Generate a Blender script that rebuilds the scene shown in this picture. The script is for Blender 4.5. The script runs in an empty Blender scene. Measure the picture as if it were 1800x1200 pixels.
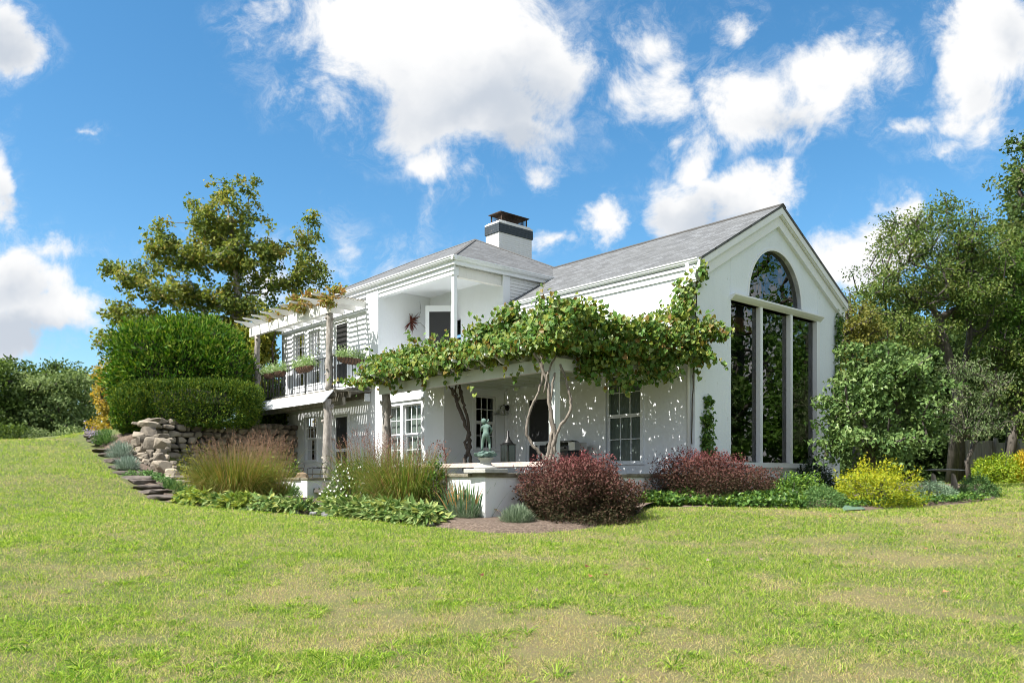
# tunables
EXPOSURE, SUN_E, SKY_S = 1.42, 4.1, 0.15
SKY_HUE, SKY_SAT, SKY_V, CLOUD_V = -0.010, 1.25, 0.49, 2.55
NBLADE = 1150000
import bpy, bmesh, math, random
import numpy as np
from mathutils import Vector
from mathutils.geometry import tessellate_polygon

sc = bpy.context.scene
COL = sc.collection
R = math.radians
rng = np.random.default_rng(7)
random.seed(7)

# ------------------------------------------------------------------ camera
F, HOR, PCX, ZC = 1429.0, 840.0, 900.0, 1.5      # focal length and horizon of the 1800x1200 photograph; eye height above the lawn
cam_d = bpy.data.cameras.new('camera'); cam = bpy.data.objects.new('camera', cam_d); COL.objects.link(cam)
cam.location = (0, 0, ZC); cam.rotation_euler = (R(90), 0, 0)
cam_d.sensor_width = 36; cam_d.lens = 36 * F / 1800; cam_d.shift_y = (HOR - 600) / 1800
cam_d.clip_start = .1; cam_d.clip_end = 3000
sc.camera = cam
sc.view_settings.view_transform = 'Standard'; sc.view_settings.look = 'None'
sc.view_settings.exposure = EXPOSURE; sc.view_settings.gamma = 1
sc.cycles.max_bounces = 6; sc.cycles.diffuse_bounces = 3; sc.cycles.glossy_bounces = 3
sc.cycles.transmission_bounces = 4; sc.cycles.transparent_max_bounces = 8
sc.cycles.caustics_reflective = False; sc.cycles.caustics_refractive = False
sc.cycles.use_denoising = True; sc.cycles.filter_width = .95
sc.cycles.sample_clamp_indirect = 6

# house frame: u runs along the tall gable, v along the long side
UD = Vector((1621, 1429, 0)).normalized(); VD = Vector((-1260, 1429, 0)).normalized()
C0 = Vector(((1222 - PCX) / F * 20, 20, 0)); ROT = math.atan2(UD.y, UD.x)
def W(u, v, z): return C0 + UD * u + VD * v + Vector((0, 0, z + ZC))
def P(px, py, d): return Vector(((px - PCX) / F * d, d, ZC + (HOR - py) / F * d))
def UV(p): q = Vector((p[0], p[1], 0)) - C0; return q.dot(UD), q.dot(VD)
def on_u(px, u):
    k = (px - PCX) / F; p = C0 + UD * u
    t = (k * p.y - p.x) / (VD.x - k * VD.y); return t, p.y + t * VD.y

# ------------------------------------------------------------------ sun and sky
SUN_EL = R(53); hz = (UD * -1 + VD * .22).normalized()
sd = Vector((hz.x * math.cos(SUN_EL), hz.y * math.cos(SUN_EL), math.sin(SUN_EL)))   # towards the sun
sl = bpy.data.lights.new('sun', 'SUN'); sl.energy = SUN_E; sl.angle = R(.53); sl.color = (1, .95, .86)
so = bpy.data.objects.new('sun', sl); COL.objects.link(so); so.rotation_euler = sd.to_track_quat('Z', 'Y').to_euler()
so.location = (-30, -12, 40)

world = bpy.data.worlds.new('World'); sc.world = world; world.use_nodes = True
world.cycles.sampling_method = 'MANUAL'; world.cycles.sample_map_resolution = 512
nt = world.node_tree; N = nt.nodes; Lk = nt.links.new
def nd(t, **kw):
    n = N.new(t)
    for k, v in kw.items():
        if k.startswith('i_'): n.inputs[int(k[2:]) if k[2:].isdigit() else k[2:]].default_value = v
        else: setattr(n, k, v)
    return n
bg = N['Background']; bg.inputs[1].default_value = SKY_S
sky = nd('ShaderNodeTexSky', sky_type='NISHITA', sun_disc=False, sun_elevation=SUN_EL, sun_rotation=math.atan2(sd.x, sd.y),
         altitude=200, air_density=1.0, dust_density=.6, ozone_density=3.0)
hsv = nd('ShaderNodeHueSaturation', i_Hue=.5 + SKY_HUE, i_Saturation=SKY_SAT, i_Value=SKY_V); Lk(sky.outputs[0], hsv.inputs['Color'])
tc = nd('ShaderNodeTexCoord'); sep = nd('ShaderNodeSeparateXYZ'); Lk(tc.outputs['Generated'], sep.inputs[0])
def mth(op, a, b=None, c=None, clamp=False):
    n = nd('ShaderNodeMath', operation=op, use_clamp=clamp)
    for i, x in enumerate((a, b, c)):
        if x is None: continue
        if isinstance(x, (int, float)): n.inputs[i].default_value = x
        else: Lk(x, n.inputs[i])
    return n.outputs[0]
ysafe = mth('MAXIMUM', mth('ABSOLUTE', sep.outputs[1]), .05)
gx = mth('DIVIDE', sep.outputs[0], ysafe); gz = mth('DIVIDE', sep.outputs[2], ysafe)
cmb = nd('ShaderNodeCombineXYZ'); Lk(gx, cmb.inputs[0]); Lk(gz, cmb.inputs[1]); g = cmb.outputs[0]
def noise(vec, scale, detail, rough=.5, w=0, dist=0):
    n = nd('ShaderNodeTexNoise', noise_dimensions='3D', i_Scale=scale, i_Detail=detail, i_Roughness=rough, i_Distortion=dist)
    m = nd('ShaderNodeVectorMath', operation='ADD'); Lk(vec, m.inputs[0]); m.inputs[1].default_value = (w, w * .7, w * .3)
    Lk(m.outputs[0], n.inputs['Vector']); return n
wn = noise(g, 5.5, 5, .6, 3.1)
ws = nd('ShaderNodeVectorMath', operation='SUBTRACT', i_1=(.5, .5, .5)); Lk(wn.outputs['Color'], ws.inputs[0])
wm = nd('ShaderNodeVectorMath', operation='SCALE', i_Scale=.13); Lk(ws.outputs[0], wm.inputs[0])
wa = nd('ShaderNodeVectorMath', operation='ADD'); Lk(g, wa.inputs[0]); Lk(wm.outputs[0], wa.inputs[1])
gw = wa.outputs[0]
# clouds of this sky: centre, half-axes (in 1/F of the view's tangent plane), weight
CL = [  # big cumulus overhead
 (700,40,190,150,1),(850,90,170,150,1),(960,90,90,110,1),(800,190,170,90,1),(900,235,90,50,.8),(600,130,40,90,.5),(750,290,50,42,.85),(800,310,60,38,.5),(742,350,16,50,.36),(640,20,120,60,1),
 (470,20,60,30,.55),
 # right of it, wisps
 (1140,60,60,70,.5),(1170,140,55,70,.55),(1090,160,50,60,.42),(1300,50,40,40,.45),
 # middle right
 (1340,175,105,90,1),(1440,130,100,80,1),(1520,110,75,60,.8),(1300,210,70,60,.9),(1420,200,90,45,.7),
 (1690,120,60,90,1),(1740,60,80,110,1),(1710,190,60,60,.85),(1590,230,55,25,.55),(1660,280,45,20,.45),(1750,255,60,40,.42),
 # over the gable
 (1230,300,40,85,.8),(1300,340,100,60,1),(1200,370,65,55,1),(1370,310,30,40,.6),(1060,410,38,45,.85),(990,430,50,25,.6),(955,310,30,40,.4),
 (1500,450,75,65,1),(1570,415,70,55,1),
 # left
 (-20,50,75,70,1),(15,330,28,110,.75),(75,430,60,30,.6),(20,500,95,70,1),(90,555,110,50,1),(20,600,60,50,1),(150,245,24,10,.33),(590,430,30,60,.42),(700,540,100,90,.5),(480,490,120,60,.5)]
def blobs(vec, CL):
    out = None
    for (x, y, a, b, wgt) in CL:
        s = nd('ShaderNodeVectorMath', operation='MULTIPLY_ADD')   # (g - c) / r
        a2, b2 = a / F, b / F; cx_, cy_ = (x - PCX) / F, (HOR - y) / F
        s.inputs[1].default_value = (1 / a2, 1 / b2, 0); s.inputs[2].default_value = (-cx_ / a2, -cy_ / b2, 0)
        Lk(vec, s.inputs[0])
        l = nd('ShaderNodeVectorMath', operation='LENGTH'); Lk(s.outputs[0], l.inputs[0])
        m = mth('MULTIPLY_ADD', l.outputs['Value'], -1.0 * wgt, 1.5 * wgt)
        out = m if out is None else mth('SMOOTH_MAX', out, m, .12)
    return out
M = blobs(gw, CL)
n1 = noise(g, 9, 10, .66, 1.7, .35)
# unseen part of the sky: dense cloud cover added to brighten shaded walls
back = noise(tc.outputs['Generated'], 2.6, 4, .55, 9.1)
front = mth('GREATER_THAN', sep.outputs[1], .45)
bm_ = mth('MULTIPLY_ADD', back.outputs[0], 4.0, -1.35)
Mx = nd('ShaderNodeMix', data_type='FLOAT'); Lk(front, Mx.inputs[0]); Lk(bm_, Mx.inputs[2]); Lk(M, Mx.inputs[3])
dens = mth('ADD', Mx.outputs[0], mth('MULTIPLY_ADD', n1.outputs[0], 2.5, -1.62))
ms0 = nd('ShaderNodeMapRange', interpolation_type='SMOOTHSTEP', i_1=-.12, i_2=.55); Lk(dens, ms0.inputs[0])
n3 = noise(gw, 16, 8, .7, 4.4, .6)                                 # torn thin veils round the cores
veil = nd('ShaderNodeMapRange', interpolation_type='SMOOTHSTEP', i_1=-.7, i_2=.3); Lk(dens, veil.inputs[0])
vt = nd('ShaderNodeMapRange', interpolation_type='SMOOTHSTEP', i_1=.44, i_2=.74); Lk(n3.outputs[0], vt.inputs[0])
alpha = mth('MAXIMUM', ms0.outputs[0], mth('MULTIPLY', mth('MULTIPLY', veil.outputs[0], vt.outputs[0]), .5))
# thick cores are greyer underneath: low-frequency relief
n2 = noise(gw, 4.5, 5, .5, 5.5)
BASES = [(820,200,190,95,1),(930,170,120,110,.8),(900,250,100,45,.9),(700,130,90,60,.45),(1380,215,130,45,.8),(1450,150,70,40,.4),(1260,385,90,40,.7),(30,600,110,45,.9),(20,520,60,50,.5),(1720,170,60,70,.6),(1780,80,50,80,.6),(-10,80,60,50,.7),(15,360,25,60,.5),(790,320,50,30,.5),(1520,470,50,40,.5)]
sh = nd('ShaderNodeMapRange', interpolation_type='SMOOTHSTEP', i_1=.1, i_2=1.25); Lk(mth('ADD', blobs(gw, BASES), mth('MULTIPLY_ADD', n2.outputs[0], 2.2, -1.1)), sh.inputs[0])
cr = nd('ShaderNodeMix', data_type='RGBA'); Lk(sh.outputs[0], cr.inputs[0])
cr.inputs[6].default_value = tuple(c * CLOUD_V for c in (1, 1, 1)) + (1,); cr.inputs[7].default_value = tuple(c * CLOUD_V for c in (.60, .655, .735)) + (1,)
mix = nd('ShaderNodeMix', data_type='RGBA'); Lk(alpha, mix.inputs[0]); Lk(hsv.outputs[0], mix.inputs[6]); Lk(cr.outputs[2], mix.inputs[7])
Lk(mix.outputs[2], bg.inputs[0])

# ------------------------------------------------------------------ object helpers
def tag(o, label=None, cat=None, group=None, kind=None):
    if label: o['label'] = label
    if cat: o['category'] = cat
    if group: o['group'] = group
    if kind: o['kind'] = kind
    return o
def thing(name, label, cat, loc=(0, 0, 0), rz=0, group=None):
    o = bpy.data.objects.new(name, None); COL.objects.link(o); o.empty_display_size = .2
    o.location = loc; o.rotation_euler = (0, 0, rz); return tag(o, label, cat, group)
def link(name, me, mat, parent=None):
    o = bpy.data.objects.new(name, me); COL.objects.link(o)
    if mat: me.materials.append(mat)
    if parent: o.parent = parent
    return o
def np_mesh(name, V, Fc, rnd=None, smooth=False):
    """mesh from numpy vertex (n,3) and face (m,k) arrays; rnd: a number per face"""
    me = bpy.data.meshes.new(name); V = np.ascontiguousarray(V, dtype=np.float32); Fc = np.ascontiguousarray(Fc, dtype=np.int32)
    m, k = Fc.shape
    me.vertices.add(len(V)); me.vertices.foreach_set('co', V.ravel())
    me.loops.add(m * k); me.loops.foreach_set('vertex_index', Fc.ravel())
    me.polygons.add(m); me.polygons.foreach_set('loop_start', np.arange(0, m * k, k, dtype=np.int32))
    me.polygons.foreach_set('use_smooth', np.full(m, smooth))
    me.update(calc_edges=True)
    if rnd is not None:
        a = me.attributes.new('rnd', 'FLOAT', 'FACE'); a.data.foreach_set('value', np.ascontiguousarray(rnd, dtype=np.float32))
    return me
class MB:
    def __init__(s): s.v = []; s.f = []; s.uv = []
    def face(s, pts, uv=None):
        n = len(s.v); s.v += [tuple(p) for p in pts]; s.f.append(list(range(n, n + len(pts)))); s.uv.append(uv)
        return s
    def box(s, x0, x1, y0, y1, z0, z1):
        n = len(s.v)
        s.v += [(x, y, z) for z in (z0, z1) for (x, y) in ((x0, y0), (x1, y0), (x1, y1), (x0, y1))]
        s.f += [[n + i for i in q] for q in ((3, 2, 1, 0), (4, 5, 6, 7), (0, 1, 5, 4), (1, 2, 6, 5), (2, 3, 7, 6), (3, 0, 4, 7))]
        s.uv += [None] * 6; return s
    def obox(s, c, ax, ay, az):
        """box about c with half-axis vectors"""
        n = len(s.v); c, ax, ay, az = map(Vector, (c, ax, ay, az))
        s.v += [tuple(c + ax * i + ay * j + az * k) for k in (-1, 1) for (i, j) in ((-1, -1), (1, -1), (1, 1), (-1, 1))]
        s.f += [[n + i for i in q] for q in ((3, 2, 1, 0), (4, 5, 6, 7), (0, 1, 5, 4), (1, 2, 6, 5), (2, 3, 7, 6), (3, 0, 4, 7))]
        s.uv += [None] * 6; return s
    def prism(s, poly, fn, d):
        """polygon [(a, b)] mapped by fn(a, b, depth), extruded by d"""
        n = len(s.v); k = len(poly)
        s.v += [tuple(fn(a, b, 0)) for a, b in poly] + [tuple(fn(a, b, d)) for a, b in poly]
        s.f += [[n + i for i in range(k)][::-1], [n + k + i for i in range(k)]]
        s.f += [[n + i, n + (i + 1) % k, n + k + (i + 1) % k, n + k + i] for i in range(k)]
        s.uv += [None] * (k + 2); return s
    def tube(s, pts, rad, seg=8, cap=True):
        pts = [Vector(p) for p in pts]; n0 = len(s.v)
        if not hasattr(rad, '__len__'): rad = [rad] * len(pts)
        for i, p in enumerate(pts):
            t = (pts[min(i + 1, len(pts) - 1)] - pts[max(i - 1, 0)]).normalized()
            a = t.orthogonal().normalized() if i == 0 else (a - t * a.dot(t)).normalized()
            b = t.cross(a)
            for k in range(seg):
                th = 2 * math.pi * k / seg; s.v.append(tuple(p + (a * math.cos(th) + b * math.sin(th)) * rad[i]))
        for i in range(len(pts) - 1):
            for k in range(seg):
                q = n0 + i * seg; s.f.append([q + k, q + (k + 1) % seg, q + seg + (k + 1) % seg, q + seg + k]); s.uv.append(None)
        if cap:
            s.f.append([n0 + k for k in range(seg)][::-1]); s.f.append([n0 + (len(pts) - 1) * seg + k for k in range(seg)]); s.uv += [None, None]
        return s
    def lathe(s, prof, c=(0, 0, 0), seg=24, sx=1, sy=1):
        n0 = len(s.v)
        for r, z in prof:
            for k in range(seg):
                th = 2 * math.pi * k / seg; s.v.append((c[0] + r * sx * math.cos(th), c[1] + r * sy * math.sin(th), c[2] + z))
        for i in range(len(prof) - 1):
            for k in range(seg):
                q = n0 + i * seg; s.f.append([q + k, q + (k + 1) % seg, q + seg + (k + 1) % seg, q + seg + k]); s.uv.append(None)
        s.f.append([n0 + k for k in range(seg)][::-1]); s.f.append([n0 + (len(prof) - 1) * seg + k for k in range(seg)]); s.uv += [None, None]
        return s
    def build(s, name, mat, parent=None, smooth=False, bevel=0):
        me = bpy.data.meshes.new(name); me.from_pydata(s.v, [], s.f); me.update()
        if any(u for u in s.uv):
            l = me.uv_layers.new(name='UVMap')
            for p, u in zip(me.polygons, s.uv):
                if u:
                    for li, c in zip(p.loop_indices, u): l.data[li].uv = c
        if smooth:
            for p in me.polygons: p.use_smooth = True
        o = link(name, me, mat, parent)
        if bevel:
            b = o.modifiers.new('bevel', 'BEVEL'); b.width = bevel; b.segments = 2; b.limit_method = 'ANGLE'
        return o

# value noise on numpy arrays
_T = rng.random((256, 256))
def vnoise(x, y):
    xi = np.floor(x).astype(int); yi = np.floor(y).astype(int); fx = x - xi; fy = y - yi
    fx = fx * fx * (3 - 2 * fx); fy = fy * fy * (3 - 2 * fy)
    a = _T[xi % 256, yi % 256]; b = _T[(xi + 1) % 256, yi % 256]; c = _T[xi % 256, (yi + 1) % 256]; d = _T[(xi + 1) % 256, (yi + 1) % 256]
    return (a * (1 - fx) + b * fx) * (1 - fy) + (c * (1 - fx) + d * fx) * fy
def fbm(x, y, o=4):
    s = 0; a = .5; t = 0
    for i in range(o): s = s + a * vnoise(x * 2 ** i + 17.3 * i, y * 2 ** i + 5.1 * i); t += a; a *= .5
    return s / t

# ------------------------------------------------------------------ materials
def mat(name, col, rough=.7, **kw):
    m = bpy.data.materials.new(name); m.use_nodes = True; b = m.node_tree.nodes['Principled BSDF']
    b.inputs['Base Color'].default_value = (*col, 1); b.inputs['Roughness'].default_value = rough
    for k, v in kw.items(): b.inputs[k].default_value = v
    return m
class NT:
    def __init__(s, m): s.m = m; s.t = m.node_tree; s.b = s.t.nodes.get('Principled BSDF')
    def n(s, t, **kw):
        x = s.t.nodes.new(t)
        for k, v in kw.items():
            if k.startswith('i_'): x.inputs[int(k[2:]) if k[2:].isdigit() else k[2:]].default_value = v
            else: setattr(x, k, v)
        return x
    def l(s, a, b): s.t.links.new(a, b)
    def obj(s): return s.n('ShaderNodeTexCoord').outputs['Object']
    def noise(s, scale, detail=4, rough=.55, vec=None, sc3=None):
        x = s.n('ShaderNodeTexNoise', i_Scale=scale, i_Detail=detail, i_Roughness=rough)
        v = vec or s.obj()
        if sc3:
            mp = s.n('ShaderNodeMapping'); mp.inputs['Scale'].default_value = sc3; s.l(v, mp.inputs[0]); v = mp.outputs[0]
        s.l(v, x.inputs['Vector']); return x.outputs[0]
    def ramp(s, fac, stops, interp='LINEAR'):
        x = s.n('ShaderNodeValToRGB'); e = x.color_ramp.elements; x.color_ramp.interpolation = interp
        while len(e) < len(stops): e.new(.5)
        for el, (p, c) in zip(e, stops): el.position = p; el.color = (*c, 1) if len(c) == 3 else c
        s.l(fac, x.inputs[0]); return x.outputs[0]
    def mixc(s, fac, a, b, mode='MIX'):
        x = s.n('ShaderNodeMix', data_type='RGBA', blend_type=mode)
        for i, q in ((0, fac), (6, a), (7, b)):
            if isinstance(q, (int, float)): x.inputs[i].default_value = q
            elif isinstance(q, tuple): x.inputs[i].default_value = (*q, 1)
            else: s.l(q, x.inputs[i])
        return x.outputs[2]
    def bump(s, h, strength=.3, dist=.02):
        x = s.n('ShaderNodeBump', i_Strength=strength, i_Distance=dist); s.l(h, x.inputs['Height']); s.l(x.outputs[0], s.b.inputs['Normal'])
def m_paint(name, col, dirt=(.42, .40, .36), amount=.35, chip=None, bump=.25, board=None):
    """old white paint: faint patches, rain streaks, specks of lifted paint"""
    m = mat(name, col, .65); t = NT(m)
    o = t.obj()
    a = t.ramp(t.noise(.9, 6, .65, o, (1, 1, .35)), [(.45, (0, 0, 0)), (.75, (amount,) * 3)])
    c = t.mixc(a, col, tuple(x * .72 for x in col))
    s = t.ramp(t.noise(6, 8, .7, o, (1, 1, .6)), [(.62, (0, 0, 0)), (.70, (chip if chip else .25,) * 3)])
    c = t.mixc(s, c, dirt); t.l(c, t.b.inputs['Base Color'])
    k = t.ramp(t.noise(26, 6, .75, o, (1, 1, .22)), [(.60, (0, 0, 0)), (.68, (min(1, amount * 1.1),) * 3)]); c = t.mixc(k, c, tuple(x * 1.3 for x in dirt)); t.l(c, t.b.inputs['Base Color'])
    h = t.noise(14, 6, .6, o)
    t.bump(h, bump, .02); return m
WHITE = m_paint('white_painted_stucco', (.78, .81, .85), amount=.22, chip=.12)
GABLE = m_paint('weathered_white_stucco', (.75, .81, .87), amount=.35, chip=.55, dirt=(.33, .32, .29))
TRIM = m_paint('white_trim_paint', (.78, .81, .845), amount=.2, chip=.1, bump=.05)
PEEL = m_paint('peeling_white_paint', (.74, .73, .70), amount=.5, chip=.85, dirt=(.22, .21, .20))
TOPPED = m_paint('grey_white_pergola_paint', (.60, .64, .62), amount=.6, chip=.35, dirt=(.3, .33, .27), bump=.1)
BLACK = mat('black_iron', (.012, .012, .013), .45)
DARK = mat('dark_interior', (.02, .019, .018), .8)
CURT = mat('pale_window_blind', (.42, .45, .44), .9)
SCREEN = mat('dark_insect_screen', (.02, .02, .022), .6)
def m_wood(name, c1, c2, sc3=(14, 14, 1.2), bump=.5):
    m = mat(name, c1, .85); t = NT(m); n = t.noise(2.5, 8, .65, None, sc3)
    t.l(t.ramp(n, [(.3, c1), (.72, c2)]), t.b.inputs['Base Color']); t.bump(n, bump, .02); return m
RUSTIC = m_wood('weathered_cedar_log', (.13, .115, .10), (.42, .39, .36), (7, 7, 1.5), .9)
OLDDECK = m_wood('weathered_deck_board', (.12, .11, .085), (.30, .28, .23), (2, 2, 2))
BENCHW = m_wood('pinkish_bench_board', (.42, .33, .29), (.62, .54, .49), (1, 6, 6))
BARK = m_wood('grey_brown_bark', (.035, .03, .025), (.12, .105, .09), (6, 6, 1.4), 1)
VINEBARK = m_wood('pale_vine_bark', (.06, .05, .04), (.30, .26, .22), (9, 9, 2), 1)
DARKVINE = m_wood('dark_vine_bark', (.03, .024, .02), (.11, .09, .075), (9, 9, 2), 1)
FENCEW = m_wood('silver_grey_fence_board', (.20, .19, .175), (.42, .40, .38), (8, 8, .6))
def m_glass(name, tint=(.02, .025, .025), ior=1.6):
    """window pane: clear, with the mirror sheen of glass"""
    m = bpy.data.materials.new(name); m.use_nodes = True; t = NT(m); t.t.nodes.remove(t.b)
    fr = t.n('ShaderNodeFresnel', i_IOR=ior); gl = t.n('ShaderNodeBsdfGlossy', i_Roughness=.0); tr = t.n('ShaderNodeBsdfTransparent')
    tr.inputs[0].default_value = (.55, .6, .58, 1)
    nz = t.noise(1.6, 2, .5); bp = t.n('ShaderNodeBump', i_Strength=.03, i_Distance=.05); t.l(nz, bp.inputs['Height'])
    t.l(bp.outputs[0], gl.inputs['Normal'])
    mx = t.n('ShaderNodeMixShader'); t.l(fr.outputs[0], mx.inputs[0]); t.l(tr.outputs[0], mx.inputs[1]); t.l(gl.outputs[0], mx.inputs[2])
    t.l(mx.outputs[0], t.t.nodes['Material Output'].inputs[0]); return m
GLASS = m_glass('window_glass', ior=2.3); DIMGLASS = m_glass('old_window_glass', ior=1.18)
def m_shingle():
    m = mat('grey_asphalt_shingle', (.2, .19, .185), .9); t = NT(m)
    uv = t.n('ShaderNodeTexCoord').outputs['UV']
    br = t.n('ShaderNodeTexBrick', offset=.5, i_Scale=1.0); t.l(uv, br.inputs['Vector'])
    br.inputs['Brick Width'].default_value = .31; br.inputs['Row Height'].default_value = .14
    br.inputs['Mortar Size'].default_value = .010; br.inputs['Mortar Smooth'].default_value = .3; br.inputs['Bias'].default_value = -.1
    br.inputs['Color1'].default_value = (.066, .070, .076, 1); br.inputs['Color2'].default_value = (.172, .183, .20, 1); br.inputs['Mortar'].default_value = (.02, .02, .019, 1)
    n = t.noise(.7, 5, .6); c = t.mixc(t.ramp(n, [(.4, (0, 0, 0)), (.75, (.55,) * 3)]), br.outputs[0], (.095, .10, .10))
    g = t.noise(60, 3, .6); c = t.mixc(.25, c, t.ramp(g, [(.3, (.04, .04, .04)), (.7, (.24, .25, .26))]))
    t.l(c, t.b.inputs['Base Color']); t.bump(br.outputs[0], .9, .03); return m
SHINGLE = m_shingle()
def m_leaf(name, cols, trans=.35, rough=.55, spec=.18):
    """leaf: every leaf has a tone of its own between the given colours"""
    m = mat(name, cols[0], rough); t = NT(m); t.b.inputs['Specular IOR Level'].default_value = spec
    at = t.n('ShaderNodeAttribute', attribute_name='rnd')
    k = len(cols); c = t.ramp(at.outputs['Fac'], [(i / max(1, k - 1), c) for i, c in enumerate(cols)])
    t.l(c, t.b.inputs['Base Color'])
    tr = t.n('ShaderNodeBsdfTranslucent'); mx = t.n('ShaderNodeMixShader', i_0=trans)
    hs = t.n('ShaderNodeHueSaturation', i_Value=1.25, i_Saturation=1.1, i_Hue=.49); t.l(c, hs.inputs['Color']); t.l(hs.outputs[0], tr.inputs[0])
    t.l(t.b.outputs[0], mx.inputs[1]); t.l(tr.outputs[0], mx.inputs[2]); t.l(mx.outputs[0], t.t.nodes['Material Output'].inputs[0]); return m
def m_stone(name, cols, scale=3, bump=.8):
    m = mat(name, cols[0], .9); t = NT(m); n = t.noise(scale, 8, .65)
    k = len(cols); c = t.ramp(n, [(.28 + .44 * i / max(1, k - 1), c) for i, c in enumerate(cols)])
    at = t.n('ShaderNodeAttribute', attribute_name='rnd')
    c = t.mixc(.5, c, t.ramp(at.outputs['Fac'], [(0, tuple(x * .6 for x in cols[0])), (1, tuple(min(1, x * 1.35) for x in cols[-1]))]))
    t.l(c, t.b.inputs['Base Color']); t.bump(t.noise(scale * 6, 6, .6), bump, .03); return m
FIELD = m_stone('lichened_fieldstone', [(.055, .048, .04), (.21, .18, .145), (.36, .31, .24)])
SLATE = m_stone('dark_flagstone', [(.06, .05, .045), (.17, .14, .12), (.30, .255, .22)])
GREYROCK = m_stone('grey_edging_rock', [(.16, .165, .18), (.32, .32, .33), (.45, .44, .42)])
CAPST = m_stone('mossy_cap_stone', [(.10, .09, .06), (.27, .24, .17), (.42, .39, .33)], 5)
PALEST = m_stone('pale_cast_stone', [(.36, .36, .33), (.52, .52, .49), (.62, .61, .57)], 6, .4)
BRONZE = m_stone('green_bronze_patina', [(.05, .08, .07), (.17, .28, .24), (.30, .40, .34)], 9, .4)
# ------------------------------------------------------------------ terrain
CP = [(0,1200,5.9),(450,1200,5.8),(900,1200,5.7),(1350,1200,5.8),(1800,1200,5.9),(0,1050,8.6),(900,1050,8.4),(1800,1050,8.8),
      (850,935,14.2),(1000,932,14.6),(720,915,15.8),(600,904,17),(450,893,18.2),(290,880,19.5),(1200,893,17),(1480,895,17.5),(1690,887,19),(1800,870,21.5),(1800,843,32),(1700,845,33),
      (0,782,32),(150,771,30),(75,776,31),(0,840,19.5),(120,830,20.5),(215,835,22.6),(250,858,20.8),(0,905,14.5),(180,880,17.5),(175,800,26),(160,785,28),
      (240,800,26.2),(300,850,23.5),(0,960,11),(1400,880,22.5),(1600,862,24)]
cpw = [P(*c) for c in CP]
cpw += [W(-6.4, .3, -.85), W(-5.5, 5, -.75), W(-3, 2, -.75), W(-3, 9, -.7), W(0, 5, -.8), W(3, 3, -.7), W(7.3, .3, -.55), W(-5.5, 9, -.65), W(-4.5, 12, -.6), W(-3, 15, -.6), W(3, 12, -.6),
        Vector((-40, 60, 2.9)), Vector((-10, 70, 2.9)), Vector((-45, 30, 3.2)), Vector((40, 60, 1.9)), Vector((60, 40, 1.7)), Vector((30, 20, 1.0)), Vector((0, -15, -.9)), Vector((-30, 0, .6)), Vector((30, -5, -.2)), Vector((10, 50, 1.6)), Vector((-16, 8, .55)), Vector((16, 9, .45))]
cpa = np.array([tuple(p) for p in cpw])
def _U(r2): return np.where(r2 > 1e-9, r2 * np.log(np.maximum(r2, 1e-9)), 0) * .5
_n = len(cpa); _K = _U(((cpa[:, None, :2] - cpa[None, :, :2]) ** 2).sum(2)) + np.eye(_n) * .6
_Pm = np.c_[np.ones(_n), cpa[:, :2]]; _A = np.zeros((_n + 3, _n + 3)); _A[:_n, :_n] = _K; _A[:_n, _n:] = _Pm; _A[_n:, :_n] = _Pm.T
_w = np.linalg.solve(_A, np.r_[cpa[:, 2], 0, 0, 0])
# retaining wall line: behind it the garden is a storey-high bank
RW0 = P(512, 740, 31.6); RW1 = P(258, 740, 27.6)
def lawn_z(x, y):
    x = np.asarray(x, float); y = np.asarray(y, float); sh = x.shape; x = x.ravel(); y = y.ravel()
    xc = np.clip(x, -45, 60); yc = np.clip(y, -15, 70)
    r2 = (xc[:, None] - cpa[None, :, 0]) ** 2 + (yc[:, None] - cpa[None, :, 1]) ** 2
    z = _U(r2) @ _w[:_n] + _w[_n] + xc * _w[_n + 1] + yc * _w[_n + 2]
    z = np.clip(z, -1.2, 3.6)
    # raised bank behind the stone wall
    dx, dy = RW0.x - RW1.x, RW0.y - RW1.y; L = math.hypot(dx, dy); nx, ny = -dy / L, dx / L
    s = (x - RW1.x) * dx / L + (y - RW1.y) * dy / L; d = (x - RW1.x) * nx + (y - RW1.y) * ny
    k = np.clip((d + .05) / .15, 0, 1) * np.clip((s + 1.2) / 1.6, 0, 1) * np.clip((L + 8 - s) / 2, 0, 1)
    z = np.where(k > 0, z * (1 - k) + np.maximum(z, 3.35) * k, z)
    return z.reshape(sh)
def gz_at(x, y): return float(lawn_z(np.array([x]), np.array([y]))[0])
def on_ground(px, py=None, d=None):
    """the lawn point seen at a pixel (marching out), or at a pixel column and depth"""
    if d is None:
        for d in np.arange(5, 60, .1):
            q = P(px, py, d)
            if q.z <= gz_at(q.x, q.y): break
    q = P(px, HOR, d); return Vector((q.x, q.y, gz_at(q.x, q.y)))
def patch(x, y):
    """0 = lush green, 1 = dry tan: the lawn's own bare and dry patches"""
    n = fbm(x * .8 + 40, y * .8 + 11, 5); n2 = fbm(x * 3.6 + 3, y * 3.6 + 70, 3)
    dry = np.clip((n * .55 + n2 * .45 - .46) * 4.2, 0, 1)
    bias = np.clip((11.5 - y) / 6, 0, 1) * .58 + np.clip((x + 2.5) / 9, 0, 1) * .55 * np.clip((22 - y) / 8, 0, 1)
    return np.clip(dry * (.55 + bias * 1.2) + bias * .22 - .02, 0, 1)
LAWN = mat('lawn_soil_and_thatch', (.1, .12, .03), .95); t = NT(LAWN)
at = t.n('ShaderNodeAttribute', attribute_name='dry')
c = t.mixc(at.outputs['Fac'], (.065, .095, .02), (.19, .145, .075))
c = t.mixc(t.ramp(t.noise(9, 6, .7), [(.35, (0, 0, 0)), (.7, (.55,) * 3)]), c, (.19, .22, .05))
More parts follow.
